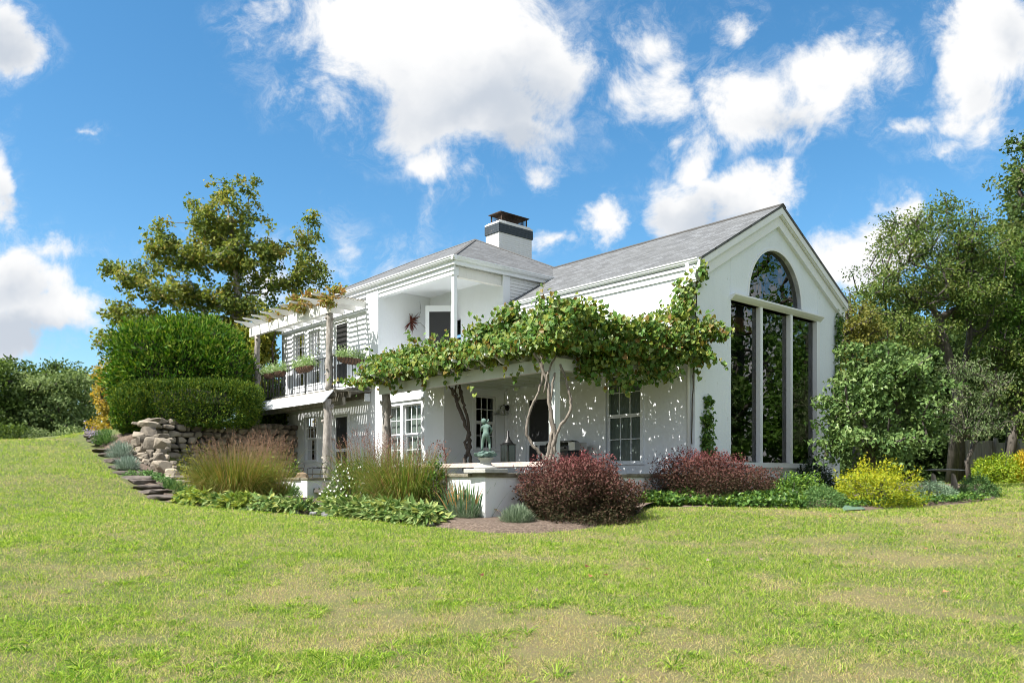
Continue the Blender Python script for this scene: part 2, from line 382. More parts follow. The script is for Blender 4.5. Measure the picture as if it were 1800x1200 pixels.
c = t.mixc(t.ramp(t.noise(60, 3, .7), [(.4, (0, 0, 0)), (.65, (.5,) * 3)]), c, (.055, .065, .018))
t.l(c, t.b.inputs['Base Color']); t.bump(t.noise(70, 4, .7), .8, .03)
def build_ground():
    xs = np.unique(np.r_[-400, -200, -100, -60, np.arange(-40, 40.1, .5), 60, 100, 200, 400]); ys = np.unique(np.r_[-200, -60, -30, -15, np.arange(-6, 4, 1), np.arange(4, 45.1, .4), 50, 60, 80, 120, 200, 400, 600])
    X, Y = np.meshgrid(xs, ys, indexing='ij'); Z = lawn_z(X, Y)
    V = np.c_[X.ravel(), Y.ravel(), Z.ravel()]; nx, ny = X.shape
    i, j = np.meshgrid(np.arange(nx - 1), np.arange(ny - 1), indexing='ij'); q = (i * ny + j).ravel()
    me = np_mesh('lawn', V, np.c_[q, q + ny, q + ny + 1, q + 1], smooth=True)
    a = me.attributes.new('dry', 'FLOAT', 'POINT'); a.data.foreach_set('value', patch(V[:, 0], V[:, 1]).astype(np.float32))
    tag(link('lawn', me, LAWN), kind='structure')
build_ground()

# ------------------------------------------------------------------ leaf makers
def unit(a): return a / np.maximum(np.linalg.norm(a, axis=1, keepdims=True), 1e-9)
def rdir(n): return unit(rng.normal(size=(n, 3)))
def leaves(p, nrm, tan, L, Wd, kind='diamond', fold=.12):
    """leaf blades at p (n,3) lying along tan with upper side nrm -> vertices, faces, faces per leaf"""
    n = len(p); tan = unit(tan); B = unit(np.cross(nrm, tan)); Nn = np.cross(tan, B)
    L = np.broadcast_to(np.asarray(L, float), n)[:, None]; Wd = np.broadcast_to(np.asarray(Wd, float), n)[:, None]
    def at(x, y, h): return p + B * (x * Wd) + tan * (y * L) + Nn * (h * Wd)
    if kind == 'diamond':
        V = np.stack([at(0, 0, 0), at(.5, .42, fold), at(0, 1, -.1), at(-.5, .42, fold)], 1); Fi = [[0, 1, 2, 3]]
    elif kind == 'heart':
        V = np.stack([at(0, 0, 0), at(.45, -.12, fold), at(.52, .4, fold * 1.2), at(0, 1, -.12), at(-.52, .4, fold * 1.2), at(-.45, -.12, fold)], 1); Fi = [[0, 1, 2, 3], [0, 3, 4, 5]]
    elif kind == 'lobed':    # three- to five-pointed leaf
        V = np.stack([at(0, 0, 0), at(.25, .1, .05), at(.6, .3, fold), at(.22, .55, .05), at(0, 1, -.08), at(-.22, .55, .05), at(-.6, .3, fold), at(-.25, .1, .05)], 1); Fi = [[0, 1, 2, 3], [0, 3, 4, 5], [0, 5, 6, 7]]
    else:                     # long strap leaf that arches over
        V = np.stack([at(-.5, 0, 0), at(.5, 0, 0), at(.4, .5, .0), at(-.4, .5, .0)], 1); Fi = [[0, 1, 2, 3]]
    k = V.shape[1]; Fi = np.array(Fi); Fc = (np.arange(n) * k)[:, None, None] + Fi[None]
    return V.reshape(-1, 3), Fc.reshape(-1, Fi.shape[1]), len(Fi)
def leaf_obj(name, p, nrm, tan, L, Wd, material, parent=None, kind='diamond', rnd=None, fold=.12):
    V, Fc, m = leaves(p, nrm, tan, L, Wd, kind, fold)
    if rnd is None: rnd = rng.random(len(p))
    return link(name, np_mesh(name, V, Fc, np.repeat(rnd, m)), material, parent)
def strap(p0, d0, length, width, bend, seg=4, z_droop=True):
    """arching blades: start p0, direction d0 (n,3), bending to the ground by bend -> V, F"""
    n = len(p0); d = unit(d0); side = unit(np.cross(d, np.array([0, 0, 1.0]) + rng.normal(size=(n, 3)) * .25))
    length = np.broadcast_to(length, n); width = np.broadcast_to(width, n); bend = np.broadcast_to(bend, n)
    pos = p0.copy(); rows = []
    for i in range(seg + 1):
        w = width * (1 - (i / seg) ** 1.8) * .5 + .0004
        rows += [pos - side * w[:, None], pos + side * w[:, None]]
        pos = pos + d * (length / seg)[:, None]
        d = unit(d + np.array([0, 0, -1.0]) * (bend * (i + 1) / seg)[:, None])
    V = np.stack(rows, 1); k = V.shape[1]
    Fi = np.array([[2 * i, 2 * i + 1, 2 * i + 3, 2 * i + 2] for i in range(seg)])
    return V.reshape(-1, 3), ((np.arange(n) * k)[:, None, None] + Fi[None]).reshape(-1, 4), seg
def strap_obj(name, p0, d0, length, width, bend, material, parent=None, seg=4, rnd=None):
    V, Fc, m = strap(p0, d0, length, width, bend, seg)
    if rnd is None: rnd = rng.random(len(p0))
    return link(name, np_mesh(name, V, Fc, np.repeat(rnd, m)), material, parent)

def branches(root_pts, root_r, tips, mb_seg=6, tip_r=.012, power=.42, bow=.12):
    """limbs from a trunk path to every tip: each tip joins the nearest node nearer the trunk"""
    nodes = [Vector(p) for p in root_pts]; par = [-1] + list(range(len(nodes) - 1)); nroot = len(nodes)
    top = nodes[-1]; order = sorted(range(len(tips)), key=lambda i: min((Vector(tips[i]) - q).length for q in nodes[max(0, nroot // 2 - 1):nroot]))
    arr = [tuple(q) for q in nodes]
    for i in order:
        tpt = Vector(tips[i]); A = np.array(arr); d = np.linalg.norm(A - np.array(tpt), axis=1) + np.maximum(0, A[:, 2] - tpt.z) * .8
        d[:max(1, nroot // 2)] += 3
        j = int(np.argmin(d)); q = nodes[j]; ln = (tpt - q).length; prev = j
        k = max(1, min(4, int(ln / .9)))
        for s in range(1, k + 1):
            f = s / k; m = q.lerp(tpt, f)
            if s < k: m += Vector(rng.normal(size=3)) * ln * .06 + Vector((0, 0, ln * bow * math.sin(math.pi * f)))
            nodes.append(m); arr.append(tuple(m)); par.append(prev); prev = len(nodes) - 1
    cnt = [0] * len(nodes); kids = [[] for _ in nodes]
    for i, p in enumerate(par):
        if p >= 0: kids[p].append(i)
    for i in range(len(nodes) - 1, -1, -1):
        cnt[i] = max(1, sum(cnt[k] for k in kids[i])) if kids[i] else 1
    tot = cnt[0]; rad = [max(tip_r, root_r * (c / tot) ** power) for c in cnt]
    for i in range(nroot): rad[i] = max(rad[i], root_r * (1 - .45 * i / max(1, nroot - 1)))
    mb = MB()
    mb.tube([nodes[i] for i in range(nroot)], [rad[0] * 1.25] + rad[1:nroot], 9)
    for i in range(nroot, len(nodes)):
        p = par[i]; mb.tube([nodes[p], nodes[i]], [min(rad[p], rad[i] * 1.35), rad[i]], mb_seg if rad[i] > .03 else 4, cap=False)
    return mb
def blob_points(bl, n, shell=.45, D0=None):
    """points in a union of ellipsoids given by their look from the lawn: (px, py, rx, ry, depth[, depth radius])"""
    vol = np.array([b[2] * b[3] * (b[5] if len(b) > 5 else (b[2] + b[3]) / 2 * b[4] / F) for b in bl]); idx = rng.choice(len(bl), n, p=vol / vol.sum())
    out = np.zeros((n, 3)); ctr = np.zeros((n, 3))
    d = rdir(n); r = (shell + (1 - shell) * rng.random(n)) ** (1 / 1.0)
    for i, k in enumerate(idx):
        b = bl[k]; c = P(b[0], b[1], b[4]); s = b[4] / F; rz = b[5] if len(b) > 5 else (b[2] + b[3]) / 2 * s
        ctr[i] = c; out[i] = (c.x + d[i, 0] * r[i] * b[2] * s, c.y + d[i, 1] * r[i] * rz, c.z + d[i, 2] * r[i] * b[3] * s)
    return out, ctr
def tree(name, label, cat, base, trunk, trunk_r, bl, n_cl, per, cl_r, leaf, aspect, lm, bm, shell=.4, droop=.3, kind='diamond', group=None, tip_r=.012, flat=.6, up=.55, tips_used=1.0):
    """a tree: trunk path, limbs to the leaf clumps, and a crown of single leaves gathered in clumps"""
    root = thing(name, label, cat, base, 0, group); off = Vector(base)
    cl, ctr = blob_points(bl, n_cl, shell)
    tips = cl[:int(len(cl) * tips_used)]
    mb = branches(trunk, trunk_r, tips, tip_r=tip_r); mb.v = [tuple(Vector(v) - off) for v in mb.v]
    mb.build('trunk', bm, root, smooth=True)
    n = n_cl * per; c = np.repeat(cl, per, 0); o = np.repeat(unit(cl - ctr), per, 0)
    p = c + rdir(n) * (rng.random((n, 1)) ** .6) * cl_r * np.array([1, 1, flat])
    nrm = unit(o * .5 + np.array([0, 0, up]) + rng.normal(size=(n, 3)) * .55)
    tan = unit(rng.normal(size=(n, 3)) + o * .5 + np.array([0, 0, -droop]))
    L = leaf * (.7 + .6 * rng.random(n)); tone = np.clip(np.repeat(rng.random(n_cl), per) * .5 + rng.random(n) * .5, 0, 1)
    leaf_obj('crown', p - np.array(off), nrm, tan, L, L * aspect, lm, root, kind, tone)
    return root
def shrub(name, label, cat, base, rx, ry, h, n, leaf, aspect, lm, bm=None, kind='diamond', group=None, lump=.22, shell=.55, up=.5, tone_by_h=0, stems=10, under=.08, flat_top=2.0, rot=0, droop=.1, lf=3.0):
    """a rounded shrub standing at base: single leaves through a lumpy dome, stems inside"""
    root = thing(name, label, cat, base, rot, group)
    d = rdir(n); d[:, 2] = np.abs(d[:, 2]) * 1.0 - under
    d = unit(d); r = shell + (1 - shell) * rng.random(n) ** .6
    th = np.arctan2(d[:, 1], d[:, 0]); lum = 1 + lump * (fbm(th * lf / 2 + 20 + rx * 7, d[:, 2] * lf + 9 + h * 5, 3) - .5) * 2
    s = (np.abs(d[:, 0]) ** flat_top + np.abs(d[:, 1]) ** flat_top + np.abs(d[:, 2]) ** flat_top) ** (-1 / flat_top)
    q = d * (r * lum * s)[:, None]; p = np.c_[q[:, 0] * rx, q[:, 1] * ry, np.maximum(q[:, 2], -.05) * h + .04 * h]
    nrm = unit(d * np.array([1, 1, 1]) * .5 + np.array([0, 0, up]) + rng.normal(size=(n, 3)) * .5)
    tan = unit(rng.normal(size=(n, 3)) + d * .8 + np.array([0, 0, -droop]))
    L = leaf * (.65 + .7 * rng.random(n)); tone = rng.random(n)
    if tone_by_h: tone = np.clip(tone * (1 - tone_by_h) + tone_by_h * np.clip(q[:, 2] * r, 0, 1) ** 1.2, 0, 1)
    leaf_obj('foliage', p, nrm, tan, L, L * aspect, lm, root, kind, tone)
    if stems and bm:
        mb = MB()
        for i in range(stems):
            a = 2 * math.pi * i / stems + rng.random(); k = .35 + .5 * rng.random(); e = Vector((math.cos(a) * rx * k, math.sin(a) * ry * k, h * (.55 + .3 * rng.random())))
            b0 = Vector((math.cos(a), math.sin(a), 0)) * .08 * rx; mb.tube([b0 - Vector((0, 0, .1)), b0.lerp(e, .5) + Vector((0, 0, h * .08)), e], [.016, .012, .006], 5)
        mb.build('stems', bm, root, smooth=True)
    return root
def rock_mesh(name, size, seed, sub=2, rough=.22, boxy=False):
    bm = bmesh.new(); bmesh.ops.create_icosphere(bm, subdivisions=sub, radius=1); r = random.Random(seed)
    ph = [(Vector((r.gauss(0, 1), r.gauss(0, 1), r.gauss(0, 1))).normalized(), r.uniform(.5, .9)) for _ in range(15)]
    for v in bm.verts:
        c = v.co.copy()
        if boxy: c = Vector([math.copysign(abs(x) ** .55, x) for x in c]); c *= .86
        for n_, k in (ph[:7] if boxy else ph):                       # planar facets of a broken stone
            e = c.dot(n_)
            if e > k: c -= n_ * (e - k)
        c *= 1 + rough * .25 * (r.random() - .5)
        v.co = Vector((c.x * size[0], c.y * size[1], c.z * size[2]))
    me = bpy.data.meshes.new(name); bm.to_mesh(me); bm.free(); return me
ORD = ['nearest', 'second', 'third', 'fourth', 'fifth', 'sixth', 'seventh', 'eighth', 'ninth', 'tenth', 'eleventh', 'twelfth', 'thirteenth', 'fourteenth', 'fifteenth', 'sixteenth', 'seventeenth', 'eighteenth']
def nth(i, what, frm): return f'{what} nearest {frm}' if i == 0 else f'{ORD[i]} {what} from {frm}'
# ------------------------------------------------------------------ the house (local x = u, y = v, z from eye level)
HOUSE = thing('white_house', 'white two storey house with grey shingle roofs and tall arched gable window', 'house', (C0.x, C0.y, ZC), ROT)
def fu(u0, s=1): return lambda a, b, d: (u0 + s * d, a, b)      # wall facing -u: a = v, b = z
def fv(v0, s=1): return lambda a, b, d: (a, v0 + s * d, b)      # wall facing -v: a = u, b = z
def wall(name, outer, holes, fn, thick, m, parent, rev=.12):
    """a wall polygon with openings, its reveals, and an inner face"""
    mb = MB(); loops = [outer] + holes
    flat = [p for l in loops for p in l]
    tri = tessellate_polygon([[Vector((a, b, 0)) for a, b in l] for l in loops])
    for t_ in tri:
        mb.face([fn(*flat[i], 0) for i in t_]); mb.face([fn(*flat[i], thick) for i in t_])
    for l in loops:
        for i in range(len(l)):
            p, q = l[i], l[(i + 1) % len(l)]; mb.face([fn(*p, 0), fn(*q, 0), fn(*q, thick), fn(*p, thick)])
    return mb.build(name, m, parent)
def rect(a0, a1, b0, b1): return [(a0, b0), (a1, b0), (a1, b1), (a0, b1)]
def frame_boxes(mb, fn, a0, a1, b0, b1, w, d0, d1):
    """four butted bars round an opening, w wide outside it, between depths d0 and d1"""
    def bx(x0, x1, y0, y1): mb.prism(rect(x0, x1, y0, y1), lambda a, b, d: fn(a, b, d0 + d), d1 - d0)
    bx(a0 - w, a0, b0, b1 + w); bx(a1, a1 + w, b0, b1 + w); bx(a0, a1, b1, b1 + w)
def window(fn, a0, a1, b0, b1, cols, rows, parent=HOUSE, casing=.09, curtain=None, dbl=True, sill=True, proud=.025, label=None, low_rows=None, screen=False, glass=None):
    glass = glass or DIMGLASS
    mb = MB(); frame_boxes(mb, fn, a0, a1, b0, b1, casing, -proud, .02)
    if sill: mb.prism(rect(a0 - casing - .03, a1 + casing + .03, b0 - .06, b0), lambda a, b, d: fn(a, b, -.06 + d), .14)
    w = mb.build('window', TRIM, parent)
    if label: w['label'] = label
    mid = (b0 + b1) / 2 if dbl else b1; sw = .045
    def sash(y0, y1, dep, nr):
        s = MB()
        def bx(x0, x1, z0, z1, dd=.035): s.prism(rect(x0, x1, z0, z1), lambda a, b, d: fn(a, b, dep + d), dd)
        bx(a0, a0 + sw, y0, y1); bx(a1 - sw, a1, y0, y1); bx(a0 + sw, a1 - sw, y0, y0 + sw); bx(a0 + sw, a1 - sw, y1 - sw, y1)
        for i in range(1, cols): x = a0 + sw + (a1 - a0 - 2 * sw) * i / cols; bx(x - .011, x + .011, y0 + sw, y1 - sw, .03)
        for j in range(1, nr):
            z = y0 + sw + (y1 - y0 - 2 * sw) * j / nr
            for i in range(cols):
                x0 = a0 + sw + (a1 - a0 - 2 * sw) * i / cols + (.011 if i else 0); x1 = a0 + sw + (a1 - a0 - 2 * sw) * (i + 1) / cols - (.011 if i < cols - 1 else 0)
                bx(x0, x1, z - .011, z + .011, .03)
        s.build('sash', TRIM, w)
        g = MB(); g.face([fn(a0 + .01, y0 + .01, dep + .02), fn(a1 - .01, y0 + .01, dep + .02), fn(a1 - .01, y1 - .01, dep + .02), fn(a0 + .01, y1 - .01, dep + .02)]); g.build('pane', glass, w)
        if screen and dep > .07:
            g = MB(); g.face([fn(a0, y0, .045), fn(a1, y0, .045), fn(a1, y1, .045), fn(a0, y1, .045)])
    if dbl: sash(mid, b1, .06, rows); sash(b0, mid, .10, low_rows or rows)
    else: sash(b0, b1, .06, rows)
    if curtain:
        c = MB(); nf = 14
        for i in range(nf):
            x0 = a0 - .02 + (a1 - a0 + .04) * i / nf; x1 = a0 - .02 + (a1 - a0 + .04) * (i + 1) / nf; e = .02 * (i % 2)
            c.face([fn(x0, b0 - .02, .2 + e), fn(x1, b0 - .02, .22 - e), fn(x1, b1 + .02, .22 - e), fn(x0, b1 + .02, .2 + e)])
        c.build('curtain', curtain, w)
    return w
# --- tall wing: gable wall on v = 0
GAB = fv(0)
arch = [(3.705 + 1.345 * math.cos(a), 4.83 + 1.42 * math.sin(a)) for a in [math.pi * i / 28 for i in range(29)]]
wall('wall', [(0, -1.3), (7.35, -1.3), (7.35, 5.15), (3.7, 7.09), (0, 5.15)], [rect(1.54, 5.97, .42, 4.6), arch], GAB, .25, GABLE, HOUSE)
wall('wall', [(.26, -1.3), (7.15, -1.3), (7.15, 5.15), (.26, 5.15)], [rect(1.72, 2.93, .42, 2.92), rect(5.12, 6.18, .12, 2.45)], fu(0), .25, WHITE, HOUSE)
mb = MB(); mb.box(0.001, .25, .252, .258, -1.3, 5.15); mb.build('wall', WHITE, HOUSE)
wall('wall', rect(.26, 9, -1.3, 5.2), [], fu(7.35, -1), .25, WHITE, HOUSE)
# big window: sill, mullions, transom ledge, panes
mb = MB(); mb.prism(rect(1.44, 6.08, .28, .42), fv(-.07), .3)
bw = mb.build('window', TRIM, HOUSE); bw['label'] = 'tall three bay picture window under the arch'
for a in (2.94, 4.49):
    m_ = MB(); m_.prism(rect(a - .06, a + .06, .42, 4.6), fv(-.03), .13); m_.build('mullion', TRIM, bw)
m_ = MB(); m_.prism(rect(5.90, 6.08, .42, 4.6), fv(-.035), .2); m_.build('jamb', TRIM, bw)
m_ = MB(); m_.prism([(-.10, 4.66), (-.02, 4.60), (.18, 4.60), (.18, 4.70), (-.16, 4.76), (-.16, 4.72)], lambda a, b, d: (1.50 + d, a, b), 4.62); m_.build('transom_ledge', TRIM, bw)
for x0, x1 in ((1.54, 2.88), (3.0, 4.43), (4.55, 5.9)):
    g_ = MB(); g_.face([(x0, .1, .42), (x1, .1, .42), (x1, .1, 4.6), (x0, .1, 4.6)]); g_.build('pane', GLASS, bw)
mb = MB()
n_ = 28
for i in range(n_):
    a0, a1 = math.pi * i / n_, math.pi * (i + 1) / n_
    def pt(a, r, dep): return (3.705 + (1.345 + r) * math.cos(a), dep, 4.83 + (1.42 + r) * math.sin(a))
    mb.face([pt(a0, 0, -.02), pt(a1, 0, -.02), pt(a1, .07, -.02), pt(a0, .07, -.02)]); mb.face([pt(a0, .07, -.02), pt(a1, .07, -.02), pt(a1, .07, .02), pt(a0, .07, .02)]); mb.face([pt(a0, 0, -.02), pt(a0, 0, .12), pt(a1, 0, .12), pt(a1, 0, -.02)])
aw = mb.build('window', TRIM, HOUSE); aw['label'] = 'half round arched window in the gable'
g_ = MB(); g_.face([(a, .11, b) for a, b in arch]); g_.build('pane', GLASS, aw)
# faint vertical battens above the window, rake boards in two steps
mb = MB()
for a, top in ((1.52, 5.66), (6.0, 5.60)): mb = MB(); mb.box(a - .02, a + .02, -.008, .01, 4.78, top); mb.build('batten', GABLE, HOUSE)
mb = None
def rake(w0, w1, d0, d1, name):
    mb = MB(); sl_ = .556; ap = 7.44
    def zz(a): return ap - abs(a - 3.7) * sl_
    for s in (-1, 1):
        e = 3.7 + s * 3.80
        q = [(e, zz(e) - w0), (3.7, ap - w0), (3.7, ap - w1), (e, zz(e) - w1)]
        if s > 0: q = q[::-1]
        mb.prism(q, lambda a, b, d: (a, d0 + d, b), d1 - d0)
    mb.build(name, TRIM, HOUSE)
rake(.02, .20, -.20, -.14, 'rake_board'); rake(.20, .235, -.165, -.11, 'rake_board'); rake(.21, .52, -.10, .0, 'frieze_board')
mb = MB(); mb.box(-.12, -.002, -.10, .24, 4.86, 5.05); mb.build('eave_return', TRIM, HOUSE)
# roofs
def roof_face(mb, pts, e0, e1):
    """uv in metres: along the eave e0->e1 and up the slope"""
    e0, e1 = Vector(e0), Vector(e1); ax = (e1 - e0).normalized(); pts = [Vector(p) for p in pts]
    n = (pts[1] - pts[0]).cross(pts[2] - pts[0]).normalized(); up = n.cross(ax)
    if up.z < 0: up = -up
    mb.face(pts, [((p - e0).dot(ax), (p - e0).dot(up)) for p in pts])
def roof(name, faces, thick=.07):
    mb = MB()
    for pts, e0, e1 in faces:
        roof_face(mb, pts, e0, e1); low = [Vector(p) - Vector((0, 0, thick)) for p in pts]; mb.face(low[::-1])
        for i in range(len(pts)): mb.face([pts[i], low[i], low[(i + 1) % len(pts)], pts[(i + 1) % len(pts)]])
    return mb.build(name, SHINGLE, HOUSE)
zr, ze, ue = 7.50, 5.40, -.05
roof('roof', [([(ue, -.22, ze), (3.7, -.22, zr), (3.7, 8.9, zr), (2.08, 7.14, 6.60), (ue, 7.14, ze)][::-1], (ue, -.22, ze), (ue, 7.14, ze)),
              ([(3.7, -.22, zr), (7.45, -.22, ze), (7.45, 8.5, ze), (3.7, 8.9, zr)], (7.45, -.22, ze), (7.45, 8.5, ze))])
mb = MB(); mb.prism([(3.55, 7.445), (3.7, 7.53), (3.85, 7.445), (3.85, 7.42), (3.7, 7.505), (3.55, 7.42)], lambda a, b, d: (a, -.23 + d, b), 9.1); mb.build('ridge_cap', mat('dark_ridge_shingle', (.06, .058, .055), .9), HOUSE)
he, hu, hv, hs = 6.54, -2.10, 7.0, .525
A = (hu, hv, he); B = (hu + 8, hv, he); Cc = (hu + 8, 18.75, he); Dd = (hu, 18.75, he); zt = he + hs * 4
E1 = (hu + 4, hv + 4, zt); E2 = (hu + 4, 14.75, zt)
roof('roof', [([A, B, E1], A, B), ([B, Cc, E2, E1], B, Cc), ([Cc, Dd, E2], Cc, Dd), ([Dd, A, E1, E2], Dd, A)])
mb = MB()
for p, q in ((A, E1), (E1, E2), (Dd, E2), (B, E1)): mb.tube([Vector(p) + Vector((0, 0, -.02)), Vector(q) + Vector((0, 0, -.02))], .055, 6)
mb.build('hip_cap', mat('grey_hip_shingle', (.115, .112, .11), .9), HOUSE)
# gutters: moulded profile
def gutter(p0, p1, out):
    p0, p1, out = Vector(p0), Vector(p1), Vector(out); prof = [(0, 0), (.125, 0), (.125, -.03), (.105, -.04), (.10, -.075), (.06, -.12), (0, -.12)]
    mb = MB(); k = len(prof)
    for p in (p0, p1):
        for a, b in prof: mb.v.append(tuple(p + out * a + Vector((0, 0, b))))
    for i in range(k): mb.f.append([i, (i + 1) % k, k + (i + 1) % k, k + i])
    mb.f += [list(range(k))[::-1], [k + i for i in range(k)]]; mb.uv = [None] * (k + 2)
    return mb.build('gutter', TRIM, HOUSE)
gutter((ue + .02, -.15, ze - .02), (ue + .02, 7.3, ze - .02), (-1, 0, 0))
gutter((hu + .02, hv - .11, he - .01), (hu + .02, 18.9, he - .01), (-1, 0, 0))
gutter((hu - .1, hv + .02, he - .01), (2.0, hv + .02, he - .01), (0, -1, 0))
gutter((7.44, -.15, ze - .02), (7.44, 7, ze - .02), (1, 0, 0))
# eave boxing: soffit, frieze
mb = MB(); mb.box(ue - .02, -.002, -.14, 7.14, 5.16, 5.24); mb.build('soffit', TRIM, HOUSE)
mb = MB(); mb.box(-.035, -.003, .005, 7.14, 5.0, 5.158); mb.build('frieze_board', TRIM, HOUSE)
mb = MB(); mb.box(hu + .01, -1.98, hv + .01, 18.72, 6.30, 6.41); mb.box(-1.98, 6, hv + .01, 7.09, 6.30, 6.41); mb.build('soffit', TRIM, HOUSE)
mb = MB(); mb.box(-2.03, -1.975, 7.10, 18.6, 6.16, 6.297); mb.build('frieze_board', TRIM, HOUSE)
# --- main block: upper left wall with the open recess at the corner
wall('wall', [(11.24, 3.12), (18.55, 3.12), (18.55, 6.3), (11.24, 6.3)], [rect(13.36, 14.28, 3.2, 5.60), rect(15.35, 16.22, 3.55, 5.56), rect(16.62, 17.5, 3.55, 5.56)], fu(-1.97), .25, WHITE, HOUSE)
wall('wall', [(7.43, -1.3), (18.55, -1.3), (18.55, 3.1), (7.43, 3.1)], [rect(8.3, 10.46, .1, 2.30), rect(13.36, 14.33, -.05, 2.27), rect(15.65, 16.6, .66, 2.32)], fu(-1.97), .25, WHITE, HOUSE)
# lower bay stands a little proud of the wall above
wall('wall', [(7.16, -1.3), (10.85, -1.3), (10.85, 3.1), (7.16, 3.1)], [rect(8.3, 9.27, .42, 2.28), rect(9.43, 10.44, .42, 2.28)], fu(-2.35), .25, WHITE, HOUSE)
wall('wall', [(-2.349, -1.3), (-.002, -1.3), (-.002, 3.1), (-2.349, 3.1)], [rect(-1.16, -.38, .9, 2.5)], fv(7.158), .25, WHITE, HOUSE)
mb = MB(); mb.box(-2.345, -1.97, 10.852, 10.95, -1.3, 3.1); mb.build('wall', WHITE, HOUSE)
wall('wall', [(-1.97, -1.3), (6, -1.3), (6, 6.3), (-1.97, 6.3)], [], fv(18.55, -1), .25, WHITE, HOUSE)
mb = MB(); mb.box(-2.40, 5.9, 7.15, 18.54, 3.08, 3.2); mb.build('floor_slab', TRIM, HOUSE)
mb = MB(); mb.box(-2.045, -1.972, 11.242, 12.0, 3.2, 6.297); mb.build('corner_board', TRIM, HOUSE)      # white pier left of the recess
wall('wall', [(-1.96, 3.2), (.1, 3.2), (.1, 6.31), (-1.96, 6.31)], [], fv(11.245), .2, WHITE, HOUSE)
wall('wall', [(7.2, 3.2), (11.24, 3.2), (11.24, 6.31), (7.2, 6.31)], [rect(9.5, 10.4, 3.25, 5.35)], fu(.08), .2, WHITE, HOUSE)
mb = MB(); mb.box(-1.97, .3, 7.16, 11.24, 6.305, 6.345); mb.build('recess_ceiling', TRIM, HOUSE)
mb = MB(); mb.box(-2.0, -1.8, 7.17, 11.24, 6.03, 6.295); mb.build('beam', TRIM, HOUSE)
mb = MB(); mb.box(-1.798, -.12, 7.17, 7.33, 5.98, 6.295); mb.build('beam', PEEL, HOUSE)['label'] = 'peeling beam over the recess'
mb = MB(); mb.box(-1.96, -1.84, 7.19, 7.31, 3.2, 6.03); mb.build('column', TRIM, HOUSE)
mb = MB(); mb.box(-.115, .17, 7.10, 7.30, 5.2, 6.297); mb.build('corner_board', TRIM, HOUSE)
mb = MB()
for i in range(11):
    z0 = 5.18 + i * .103; mb.prism([(.0, z0), (-.028, z0), (-.008, z0 + .112), (0, z0 + .112)], lambda a, b, d: (.172 + d, 7.15 + a, b), 3.2)
mb.build('clapboard', m_paint('stained_clapboard', (.72, .73, .73), amount=.6, chip=.5, dirt=(.2, .2, .19), bump=.1), HOUSE)
wall('wall', [(.08, 3.2), (6, 3.2), (6, 6.3), (.08, 6.3)], [], fv(7.16), .2, WHITE, HOUSE)
wall('wall', [(7.2, -1.3), (18.5, -1.3), (18.5, 6.3), (7.2, 6.3)], [], fu(5.95, -1), .2, WHITE, HOUSE)
mb = MB(); mb.tube([(-.10, .16, 5.28), (-.06, .16, 5.0), (-.05, .16, 4.85), (-.05, .16, -.5)], .045, 10); mb.build('downspout', TRIM, HOUSE, smooth=True)
# windows
window(fu(0), 1.72, 2.93, .42, 2.92, 3, 2, casing=.11, curtain=CURT, low_rows=2)
window(fv(7.158), -1.16, -.38, .9, 2.5, 3, 2, casing=.12)
window(fu(-2.35), 8.3, 9.27, .42, 2.28, 3, 2, curtain=CURT); window(fu(-2.35), 9.43, 10.44, .42, 2.28, 3, 2, curtain=CURT, casing=.075)
mb = MB(); mb.box(-2.42, -2.352, 8.18, 10.62, 2.40, 2.455); mb.build('drip_cap', TRIM, HOUSE)
window(fu(-1.97), 15.65, 16.6, .66, 2.32, 3, 2, casing=.1)
window(fu(-1.97), 15.35, 16.22, 3.55, 5.56, 3, 2, casing=.1); window(fu(-1.97), 16.62, 17.5, 3.55, 5.56, 3, 2, casing=.1, glass=GLASS)
mb = MB(); mb.box(-2.03, -1.972, 15.2, 17.7, 3.24, 3.46); mb.build('apron_board', TRIM, HOUSE)
# doors
def door(fn, a0, a1, b0, b1, rail, name='screen_door', label=None, lower=2, glass=None):
    mb = MB(); frame_boxes(mb, fn, a0, a1, b0, b1, .1, -.03, .02)
    st = .09
    def bx(x0, x1, y0, y1): mb.prism(rect(x0, x1, y0, y1), lambda a, b, d: fn(a, b, .02 + d), .05)
    bx(a0, a0 + st, b0, b1); bx(a1 - st, a1, b0, b1); bx(a0 + st, a1 - st, b1 - st, b1); bx(a0 + st, a1 - st, rail, rail + .11); bx(a0 + st, a1 - st, b0, b0 + .2)
    if lower == 2: m_ = (a0 + a1) / 2; bx(m_ - .035, m_ + .035, b0 + .2, rail)
    o = mb.build(name, TRIM, HOUSE)
    if label: o['label'] = label
    g = MB()
    for y0, y1 in ((b0 + .2, rail), (rail + .11, b1 - st)): g.face([fn(a0 + st, y0, .045), fn(a1 - st, y0, .045), fn(a1 - st, y1, .045), fn(a0 + st, y1, .045)])
    g.build('pane', glass or SCREEN, o)
    return o
door(fu(0), 5.14, 6.16, .12, 2.43, .98, label='white storm door under the vine pergola'); door(fu(-1.97), 13.36, 14.33, -.05, 2.27, .95, label='white storm door on the lower patio')
door(fu(-1.97), 13.36, 14.28, 3.2, 5.60, 4.1, label='louvred screen door on the balcony', lower=1)
